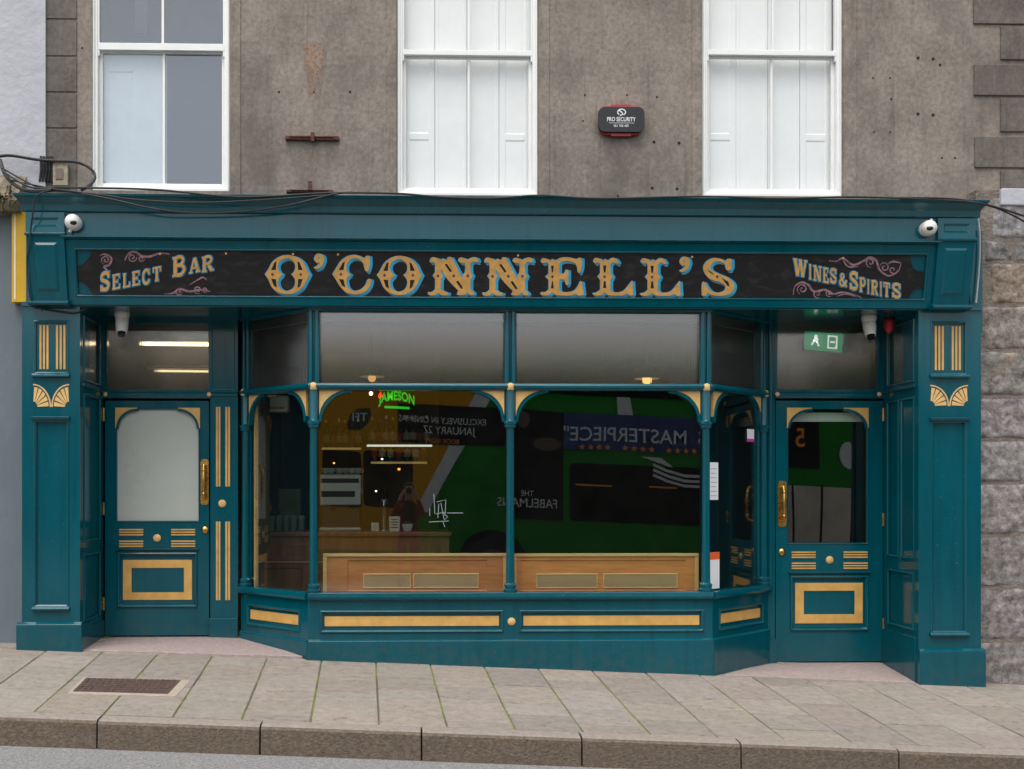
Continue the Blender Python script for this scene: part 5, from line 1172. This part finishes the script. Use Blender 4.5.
for k, (px, py, lab) in enumerate(((178, 344, 'upper lit tube lamp in the lobby behind the left transom light'), (186, 371, 'lower lit tube lamp in the lobby behind the left transom light'))):
    c = P(px, py, 1.5); t = empty('tube_lamp', tuple(c), lab, 'tube lamp', 'tube lamps in the left lobby')
    b = MB(front(1.5)); b.tube([(c.x-.34+k*.06, c.z, 0), (c.x+.36, c.z-.005, 0)], .016 if k == 0 else .010, 10); b.build('tube', mat('tube_glow', (1, .82, .45), .5, emit=2.6 if k == 0 else .9), t, smooth=True)
    b = MB(front(1.5)); b.box(c.x-.34, c.x+.37, c.z+.02, c.z+.05, -.04, .02); b.build('batten', 'cctv', t)
# notices on the canted right pane
def notice(T, u0, u1, z0, z1, m, label, extra=None, n=-.050):
    p = T((u0+u1)/2, z0, n); t = empty('notice', tuple(p), label, 'notice', 'paper notices on the canted right pane')
    b = MB(T); b.box(u0, u1, z0, z1, n, n+.002); b.build('sheet', m, t)
    if extra:
        b = MB(T); extra(b, u0, u1, z0, z1, n+.002); b.build('print', extra.m, t)
M['paper'] = mat('white_paper', (.78, .79, .80), .7); M['orangeprint'] = mat('orange_print', (.75, .12, .02), .6); M['pinkprint'] = mat('magenta_print', (.55, .03, .35), .6); M['greyprint'] = mat('grey_print', (.33, .35, .40), .6)
def ex1(b, a, c, d, e, n):
    for k in range(7): b.box(a+.02, c-.02-.01*(k % 3), d+(e-d)*(.1+k*.12), d+(e-d)*(.1+k*.12)+.006, n-.001, n+.001)
ex1.m = 'greyprint'
def ex2(b, a, c, d, e, n): b.box(a, c, e-(e-d)*.2, e, n-.001, n+.0012)
ex2.m = 'orangeprint'
def ex3(b, a, c, d, e, n): b.box(a, c, d, d+(e-d)*.25, n-.001, n+.0012)
ex3.m = 'pinkprint'
notice(TR, .035, .175, Z(500, .05), Z(462, .05), 'paper', 'white printed notice taped to the canted right pane', ex1)
notice(TR, .035, .195, Z(590, .07), Z(553, .07), 'paper', 'leaflet with an orange heading at the foot of the canted right pane', ex2)
notice(TR, LR-.285, LR-.165, Z(441, .45), Z(428, .45), 'paper', 'small white and magenta sticker on the canted right pane', ex3)
# white line drawing stuck on the pane
b = MB(TF); cx, czz = P(437, 510, YB).x, P(437, 510, YB).z; K = 1/118
for pl in (((-3, -16), (-2, 4)), ((-8, 12), (12, 11)), ((0, -8), (9, -10), (8, 6)), ((2, -6), (1, 8)), ((4, -7), (7, 9)), ((-7, -2), (-7, 6)), ((10, 3), (26, 3)), ((5, 2), (11, 7), (7, 10)), ((-1, 4), (9, 2)), ((6, 12), (8, 17))):
    b.ribbon([(cx+p[0]*K, czz-p[1]*K) for p in pl], .0045, -.053, -.052)
o = b.build('window_decal', 'greyprint'); tag(o, 'small white line drawing stuck on the left front pane', 'decal')
# ------------------------------------------------------------------ across the street: what the glass mirrors
M['busgreen'] = mat('bus_green_paint', (.0005, .21, .008), .35, var=.1, scale=1, spec=.12); M['busyellow'] = mat('bus_yellow_paint', (.62, .29, .002), .35, spec=.12); M['busblack'] = mat('bus_window_glass', (.004, .004, .005), .12, spec=.12); M['adtext'] = mat('poster_text', (.8, .8, .8), .5); M['rim'] = mat('dark_wheel_rim', (.05, .05, .05), .5)
M['busgrey'] = mat('bus_silver_stripe', (.72, .72, .74), .4); M['adblack'] = mat('poster_black', (.005, .005, .006), .5, spec=.12); M['adblue'] = mat('poster_blue', (.012, .035, .17), .4, var=.6, scale=1.5); M['adorange'] = mat('poster_orange', (.95, .33, .03), .5); M['tyre'] = mat('tyre_rubber', (.015, .015, .016), .85); M['darkleaf'] = mat('logo_green', (.004, .035, .012), .4); M['peach'] = mat('poster_skin', (.10, .065, .045), .5)
YBUS = -11.15; SB = math.atan(.0432)
def bz(x): return -.0432*x-.30
bx0, bx1 = -2.6, 9.2; cx = (bx0+bx1)/2
bus = empty('double_decker_bus', (cx, YBUS-1.25, bz(cx)), 'green and yellow double decker bus with film posters parked across the street', 'bus')
# local frame: u along the bus (world x), v up from the road, n towards the pub; leans with the street
BT = lambda u, v, n: Vector((u+v*.0432*0, YBUS+n, bz(u)+v))
b = MB(BT); b.prism([(bx0+.25, .2), (bx0, .6), (bx0+.02, 2.4), (bx0+.35, 4.1), (bx0+.6, 4.28), (bx1-.25, 4.28), (bx1, 4.05), (bx1, .5), (bx1-.2, .2)], -2.5, 0); b.build('body', 'busgreen', bus, bevel=.06)
v_ = lambda px, py: P(px, py, 11.35)                        # survey of the mirrored bus: its virtual image stands at +y
def bu(px, py): q = v_(px, py); return q.x, q.z-bz(q.x)
b = MB(BT); pl = [bu(*p) for p in ((484, 394), (418, 512), (400, 540))]
b.prism([(bx0+.04, .62), (pl[2][0], .62), pl[2], pl[1], pl[0], (pl[0][0]+.10, 3.58), (bx0+.2, 3.58), (bx0+.05, 2.4)], -.01, .012); b.build('yellow_panel', 'busyellow', bus)
b = MB(BT); b.prism([bu(478, 388), bu(497, 386), bu(428, 512), bu(414, 512)], .005, .018); b.build('silver_stripe', 'busgrey', bus)
for o_ in (0, 5, 10):
    b = MB(BT); b.ribbon([bu(652+px_, py_+o_) for px_, py_ in ((0, 466), (14, 472), (32, 477), (56, 478), (80, 476))], .05, .018, .024); b.build('silver_line', 'busgrey', bus)
b = MB(BT); b.prism([bu(616, 385), bu(628, 384), bu(634, 418), bu(618, 416)], .005, .018); b.prism([bu(640, 458), bu(660, 459), bu(700, 490), bu(700, 478), bu(668, 468)], .005, .018); b.build('silver_stripe', 'busgrey', bus)
def bu2(px, py): q = P(px, py, 12.62); return q.x, q.z-bz(q.x)
def win(px0, py0, px1, py1):
    b = MB(BT); a, c = bu(px0, py0), bu(px1, py1); b.prism([(a[0]+.05, c[1]), (c[0]-.05, c[1]), (c[0], c[1]+.05), (c[0], a[1]-.05), (c[0]-.05, a[1]), (a[0]+.05, a[1]), (a[0], a[1]-.05), (a[0], c[1]+.05)], 0, .02); b.build('window', 'busblack', bus)
win(322, 450, 362, 508); win(364, 450, 412, 508); win(570, 464, 700, 526); win(706, 464, 760, 524)
b = MB(BT); b.box(bx0+.3, bx1-.3, 3.63, 3.98, -.01, .02); b.build('upper_window_band', 'busblack', bus)
b = MB(BT); a, c = bu(574, 485), bu(628, 487)
for q0, q1 in ((bu(576, 486), bu(612, 487)), (bu(648, 488), bu(676, 489))): b.box(q0[0], q1[0], q1[1]-.015, q1[1]+.015, .018, .024)
b.build('grab_rail', 'adorange', bus)
# advertisement: strip between the decks with a drop panel
b = MB(BT); a, c = bu(398, 404), bu(505, 446); d, e = bu(563, 521), bu(702, 455); f = bu(506, 446)
vt = a[1]; b.prism([(a[0], c[1]), (f[0], c[1]), (f[0], d[1]), (d[0], d[1]), (d[0], e[1]-.02), (d[0], vt), (a[0], vt)], .012, .026); b.build('poster', 'adblack', bus)
g = bu(708, 456); b = MB(BT); b.box(d[0]+.003, g[0]+.35, g[1], vt, .012, .026); b.build('poster', 'adblue', bus)
def line(s, px, py, h, m, name='lettering', sx=.9):
    b = MB(BT); q = bu(px, py); b.text(s, q[0], q[1], h, .0262, .004, sx=sx, fl=True, off=.006); b.build(name, m, bus)
line('EXCLUSIVELY IN CINEMAS', 442, 423, .105, 'adtext'); line('JANUARY 27', 449, 433, .13, 'adtext'); line('BOOK NOW', 442, 442, .085, 'adorange'); line('THE', 526, 497, .10, 'adtext'); line('FABELMANS', 527, 508, .16, 'adtext'); line("SPIELBERG'S \"A MASTERPIECE\"" if False else '\'S  MASTERPIECE"', 636, 443, .27, 'adtext', sx=.92)
def star_strip():
    b = MB(BT)
    for k in range(14):
        if k % 5 == 4: continue
        q = bu(582+k*8.6, 447.5+k*.4); b.prism([(q[0]+r*math.cos(t), q[1]+r*math.sin(t)) for i in range(10) for r, t in [((.065, .028)[i % 2], math.pi/2+i*math.pi/5)]], .025, .030)
    b.build('star', 'adorange', bus)
star_strip()
b = MB(BT)
for (px, py, rx, ry) in ((546, 444, .27, .13), (522, 419, .13, .15)):
    q = bu(px, py); b.prism([(q[0]+rx*math.cos(t*.524), q[1]+ry*math.sin(t*.524)) for t in range(12)], .025, .029)
b.build('poster_figure', 'peach', bus)
b = MB(BT); q = bu(360, 419); b.prism([(q[0]+x, q[1]+z) for x, z in ((-.20, -.20), (.02, -.19), (.16, -.08), (.21, .08), (.20, .20), (-.02, .19), (-.16, .08), (-.21, -.08))], .01, .022); b.build('logo', 'darkleaf', bus)
line('TFI', 360.5, 421, .15, 'adtext', sx=1.0)
b = MB(BT); q = bu2(800, 447); b.text('5', q[0], q[1], .36, .0262, .004, sx=.9, fl=True, off=.01); b.build('lettering', 'adorange', bus); b = MB(BT); q = bu2(798, 440); b.box(q[0]-.75, q[0]+.42, q[1]-.55, q[1]+.5, 0, .016); b.build('route_board', 'adblack', bus)
b = MB(BT); q = bu2(849, 455); b.prism([(q[0]+.20*math.cos(t*.314)*(1 if math.cos(t*.314) < 0 else .3), q[1]+.27*math.sin(t*.314)) for t in range(20)], 0, .018); b.build('silver_roundel', 'busgrey', bus)
for px in (493, 745):
    x, _ = bu(px, 550); w = node('wheel', bus)
    b = MB(BT); b.prism(arc(x, .50, .62, .60, 0, 180, 20)+[(x-.62, .30), (x+.62, .30)], .0, .010); b.build('wheel_arch', 'adblack', w)
    b = MB(BT); b.disc(x, .49, .49, -.25, .02, 32); b.build('tyre', 'tyre', w, bevel=.03)
    b = MB(BT); b.ring((0, 0, 0, 0), (0, 0, 0, 0), 0, 0) if False else b.disc(x, .49, .28, .01, .035, 24, dome=.05); b.build('rim', 'rim', w, smooth=True)
b = MB(BT); q = bu2(780, 485); b.box(q[0], bx1-.02, .36, q[1], -.01, .016)  # added to the bus so the door glass mirrors a beige lobby tone
b.build('lobby_stand_in', M.setdefault('lobbytone', mat('lobby_stand_in_tone', (.58, .51, .42), .6, var=.25, scale=2)), bus)
b = MB(BT)
for px in (793, 821, 851): q = bu2(px, 485); b.box(q[0]-.02, q[0]+.02, .36, q[1], .015, .024)
b.build('stand_in_seam', 'adblack', bus)
b = MB(BT); q = bu(401, 549); b.box(q[0]-.06, q[0]+.06, q[1]-.04, q[1]+.04, .0, .02); b.build('side_marker', 'adorange', bus)
# houses opposite
M['opp'] = mat('grey_roughcast', (.17, .15, .125), .9, var=.2, scale=.6); M['opp2'] = mat('cream_masonry_paint', (.27, .235, .185), .9, var=.15, scale=.6); M['slatero'] = mat('roof_slate', (.42, .30, .17), .8, var=.3, scale=3); M['oppwin'] = mat('dark_house_window', (.02, .022, .025), .15)
def house(x0, x1, h, wallm, label, door_x):
    zb = -.0432*(x0+x1)/2-.9; Y = -30.0; t = empty('terraced_house', ((x0+x1)/2, Y-4, zb), label, 'house', 'houses across the street'); OT = lambda u, v, n: Vector((u, Y+n, v))
    b = MB(OT); b.box(x0, x1, zb, h, -8, 0); b.build('wall', wallm, t)
    b = MB(lambda u, v, n: Vector((n, u, v))); b.prism([(Y+.25, h-.02), (Y-4, h+2.2), (Y-8.25, h-.02)], x0-.02, x1+.02); b.build('roof', 'slatero', t)
    for zz0 in (1.0, 4.0):
        for k in range(int((x1-x0)/2.4)):
            xw = x0+.9+k*2.4
            if zz0 < 2 and abs(xw+.5-door_x) < 1.2: continue
            b = MB(OT); b.ring((xw, xw+1.1, zz0, zz0+1.7), (xw+.09, xw+1.01, zz0+.09, zz0+1.61), -.05, .03); fr_ = b.build('window', 'white', t)
            b = MB(OT); b.box(xw+.08, xw+1.02, zz0+.08, zz0+1.62, -.04, .004); b.build('pane', 'oppwin', fr_)
    b = MB(OT); b.box(door_x-.5, door_x+.5, zb, zb+2.3, 0, .05); b.build('door', 'blabelred', t)
house(-34, -16, 5.4, 'opp', 'long grey house at the far left across the street', -22); house(-16, -5, 5.3, 'opp2', 'cream rendered house with red door across the street', -9); house(-5, 7, 5.0, 'opp', 'grey rendered house facing the pub across the street', 6); house(7, 19, 4.3, 'opp2', 'cream shop house across the street', 12); house(19, 36, 4.4, 'opp', 'long grey house at the far right across the street', 27)
b = MB(world); n = 40
for i in range(n):
    xa, xb = -40+80*i/n, -40+80*(i+1)/n; b.F([b.bm.verts.new((x, y, -.0432*x-.22)) for x, y in ((xa, -30), (xb, -30), (xb, -14.2), (xa, -14.2))]); b.F([b.bm.verts.new((x, -14.2, -.0432*x-.22-z)) for x, z in ((xa, 0), (xb, 0), (xb, .5), (xa, .5))])
tag(b.build('far_pavement', M.setdefault('oldtar', mat('old_dark_tarmac', (.06, .06, .06), .95, var=.3, scale=3))), kind='structure')
# ------------------------------------------------------------------ the photographer, mirrored in the left front pane
def clothes():
    m = bpy.data.materials.new('photographer_clothes'); m.use_nodes = True; nt = m.node_tree; bs = nt.nodes['Principled BSDF']; bs.inputs['Roughness'].default_value = .85
    tc = _n(nt, 'ShaderNodeTexCoord'); sp = _n(nt, 'ShaderNodeSeparateXYZ'); nt.links.new(tc.outputs['Object'], sp.inputs[0]); cr_ = nt.nodes.new('ShaderNodeValToRGB'); cr_.color_ramp.interpolation = 'CONSTANT'
    mp = _n(nt, 'ShaderNodeMath', operation='DIVIDE'); mp.inputs[1].default_value = 2.0; nt.links.new(sp.outputs['Z'], mp.inputs[0]); nt.links.new(mp.outputs[0], cr_.inputs[0])
    e = cr_.color_ramp.elements; e[0].position = 0; e[0].color = (.02, .02, .022, 1); e[1].position = .05; e[1].color = (.012, .015, .03, 1)
    for p, c in ((.36, (.20, .008, .012)), (.76, (.42, .24, .17))): q = e.new(p); q.color = (*c, 1)
    ab = _n(nt, 'ShaderNodeMath', operation='ABSOLUTE'); nt.links.new(sp.outputs[0], ab.inputs[0]); lt = _n(nt, 'ShaderNodeMath', operation='LESS_THAN'); lt.inputs[1].default_value = .10; nt.links.new(ab.outputs[0], lt.inputs[0])
    g1 = _n(nt, 'ShaderNodeMath', operation='GREATER_THAN'); g1.inputs[1].default_value = 1.02; nt.links.new(sp.outputs[2], g1.inputs[0]); g2 = _n(nt, 'ShaderNodeMath', operation='LESS_THAN'); g2.inputs[1].default_value = 1.50; nt.links.new(sp.outputs[2], g2.inputs[0])
    m1 = _n(nt, 'ShaderNodeMath', operation='MULTIPLY'); nt.links.new(g1.outputs[0], m1.inputs[0]); nt.links.new(g2.outputs[0], m1.inputs[1]); m2 = _n(nt, 'ShaderNodeMath', operation='MULTIPLY'); nt.links.new(m1.outputs[0], m2.inputs[0]); nt.links.new(lt.outputs[0], m2.inputs[1])
    mc = nt.nodes.new('ShaderNodeMix'); mc.data_type = 'RGBA'; mc.inputs[7].default_value = (.012, .012, .014, 1); nt.links.new(m2.outputs[0], mc.inputs[0]); nt.links.new(cr_.outputs[0], mc.inputs[6]); nt.links.new(mc.outputs[2], bs.inputs['Base Color']); return m
gx, gy = .0, -9.98; gz = road_z(gx, gy)
t = empty('person', (gx, gy, gz), 'person in a red jacket holding a black camera up to the face', 'person')
hz = EYE-gz                                             # lens height above the road
V = []; E = []; R = []
def jn(p, r, par=None): V.append(p); R.append(r); i = len(V)-1; (E.append((par, i)) if par is not None else None); return i
pel = jn((0, 0, .95), .15); wa = jn((0, .0, 1.10), .145, pel); ch = jn((0, 0, 1.30), .17, wa); nk = jn((0, .01, hz-.15), .06, ch); hd = jn((0, .02, hz-.04), .085, nk); tp = jn((0, .01, hz+.09), .082, hd)
for s_ in (-1, 1):
    hp = jn((s_*.10, 0, .90), .105, pel); kn = jn((s_*.115, .02, .50), .068, hp); an = jn((s_*.12, -.01, .10), .045, kn); toe = jn((s_*.135, .16, .04), .04, an)
    sh = jn((s_*.18, 0, 1.40), .075, ch); el = jn((s_*.27, .16, 1.24), .052, sh); wr = jn((s_*.11, .23, hz-.06), .032, el); pm = jn((s_*.085, .25, hz-.02), .030, wr)
    for k in range(4): f1 = jn((s_*(.095-.004*k), .27, hz+.005-.018*k), .0095, pm); f2 = jn((s_*(.072), .315-.004*k, hz+.012-.019*k), .0088, f1); jn((s_*(.042+.004*k), .325, hz+.012-.019*k), .008, f2)
    th = jn((s_*.075, .225, hz-.05), .011, pm); jn((s_*.045, .235, hz-.055), .010, th)
me = bpy.data.meshes.new('body'); me.from_pydata(V, E, []); o = bpy.data.objects.new('body', me); COL.objects.link(o); o.parent = t; ORG[o.name] = ORG[t.name]
me.materials.append(clothes()); sk = o.modifiers.new('skin', 'SKIN')
for i, r in enumerate(R): me.skin_vertices[0].data[i].radius = (r, r)
me.skin_vertices[0].data[0].use_root = True
o.modifiers.new('smooth', 'SUBSURF').levels = 2; o.modifiers['smooth'].render_levels = 2
PT = lambda u, v, n: Vector((gx+u, gy+n, gz+v))
b = MB(PT); b.ball((0, hz+.035, -.005), .108, sq=(.9, 1, 1.02)); 
for v in list(b.bm.verts):
    if v.co.y > gy+.045 and v.co.z < gz+hz+.10: v.co.y = gy+.045
b.build('hair', 'darkwood', t, smooth=True)
b = MB(PT); b.ball((0, hz-.06, .105), .017, sq=(.8, 1.4, 1)); b.build('nose', 'peach', t, smooth=True)
cm = empty('camera_body', (gx, gy+.22, gz+hz), 'black camera held by the photographer in the red jacket', 'camera')
b = MB(PT); b.box(-.06, .06, hz-.055, hz+.035, .17, .235); b.box(-.025, .025, hz+.03, hz+.06, .17, .23); b.build('housing', 'darkplastic', cm, bevel=.008)
b = MB(lambda u, v, n: PT(u, v, n)); b.disc(0, hz-.01, .036, .23, .33, 20); b.build('lens_barrel', 'darkplastic', cm)
b = MB(PT); b.disc(0, hz-.01, .030, .325, .333, 20); b.build('front_glass', 'lens', cm)
# ------------------------------------------------------------------ daylight, world, camera, output
EL, AZ = 66.0, 205.0                                    # bright overcast, brightest part behind the photographer's left
W = bpy.data.worlds.new('World'); S.world = W; W.use_nodes = True; nt = W.node_tree
bg = nt.nodes['Background']; sky = nt.nodes.new('ShaderNodeTexSky'); sky.sky_type = 'NISHITA'; sky.sun_disc = False
sky.sun_elevation = math.radians(EL); sky.sun_rotation = math.radians(AZ); sky.dust_density = 4.0; sky.air_density = 1.0; sky.ozone_density = 1.0
hs = nt.nodes.new('ShaderNodeHueSaturation'); hs.inputs['Saturation'].default_value = SKYSAT = 0.28; nt.links.new(sky.outputs[0], hs.inputs['Color'])
nt.links.new(hs.outputs[0], bg.inputs[0]); bg.inputs[1].default_value = 0.15
sun = bpy.data.lights.new('sun', 'SUN'); sun.energy = 0.9; sun.angle = math.radians(45); sun.color = (1, .97, .93); so = bpy.data.objects.new('sun', sun); COL.objects.link(so)
az = math.radians(AZ); dirv = Vector((math.sin(az)*math.cos(math.radians(EL)), math.cos(az)*math.cos(math.radians(EL)), math.sin(math.radians(EL)))); so.rotation_euler = dirv.to_track_quat('Z', 'Y').to_euler(); so.location = dirv*30
cd = bpy.data.cameras.new('camera'); co = bpy.data.objects.new('camera', cd); COL.objects.link(co); S.camera = co
cd.sensor_width = 36; cd.lens = FPX*36/1024; cd.shift_x = (512-PX0)/1024; cd.shift_y = (PY0-384.5)/1024; cd.clip_start = .05; cd.clip_end = 400
co.location = CAM; co.rotation_euler = (math.radians(90), 0, -PSI)
vs = S.view_settings; S.display_settings.display_device = 'sRGB'; vs.view_transform = 'Standard'; vs.look = 'None'; vs.exposure = EXPO = 0.72; vs.gamma = 1.0; vs.use_curve_mapping = False
S.render.engine = 'CYCLES'; cy = S.cycles; cy.use_denoising = True; cy.max_bounces = 10; cy.transparent_max_bounces = 16; cy.glossy_bounces = 5; cy.transmission_bounces = 8; cy.sample_clamp_indirect = 6.0; cy.caustics_reflective = False; cy.caustics_refractive = False
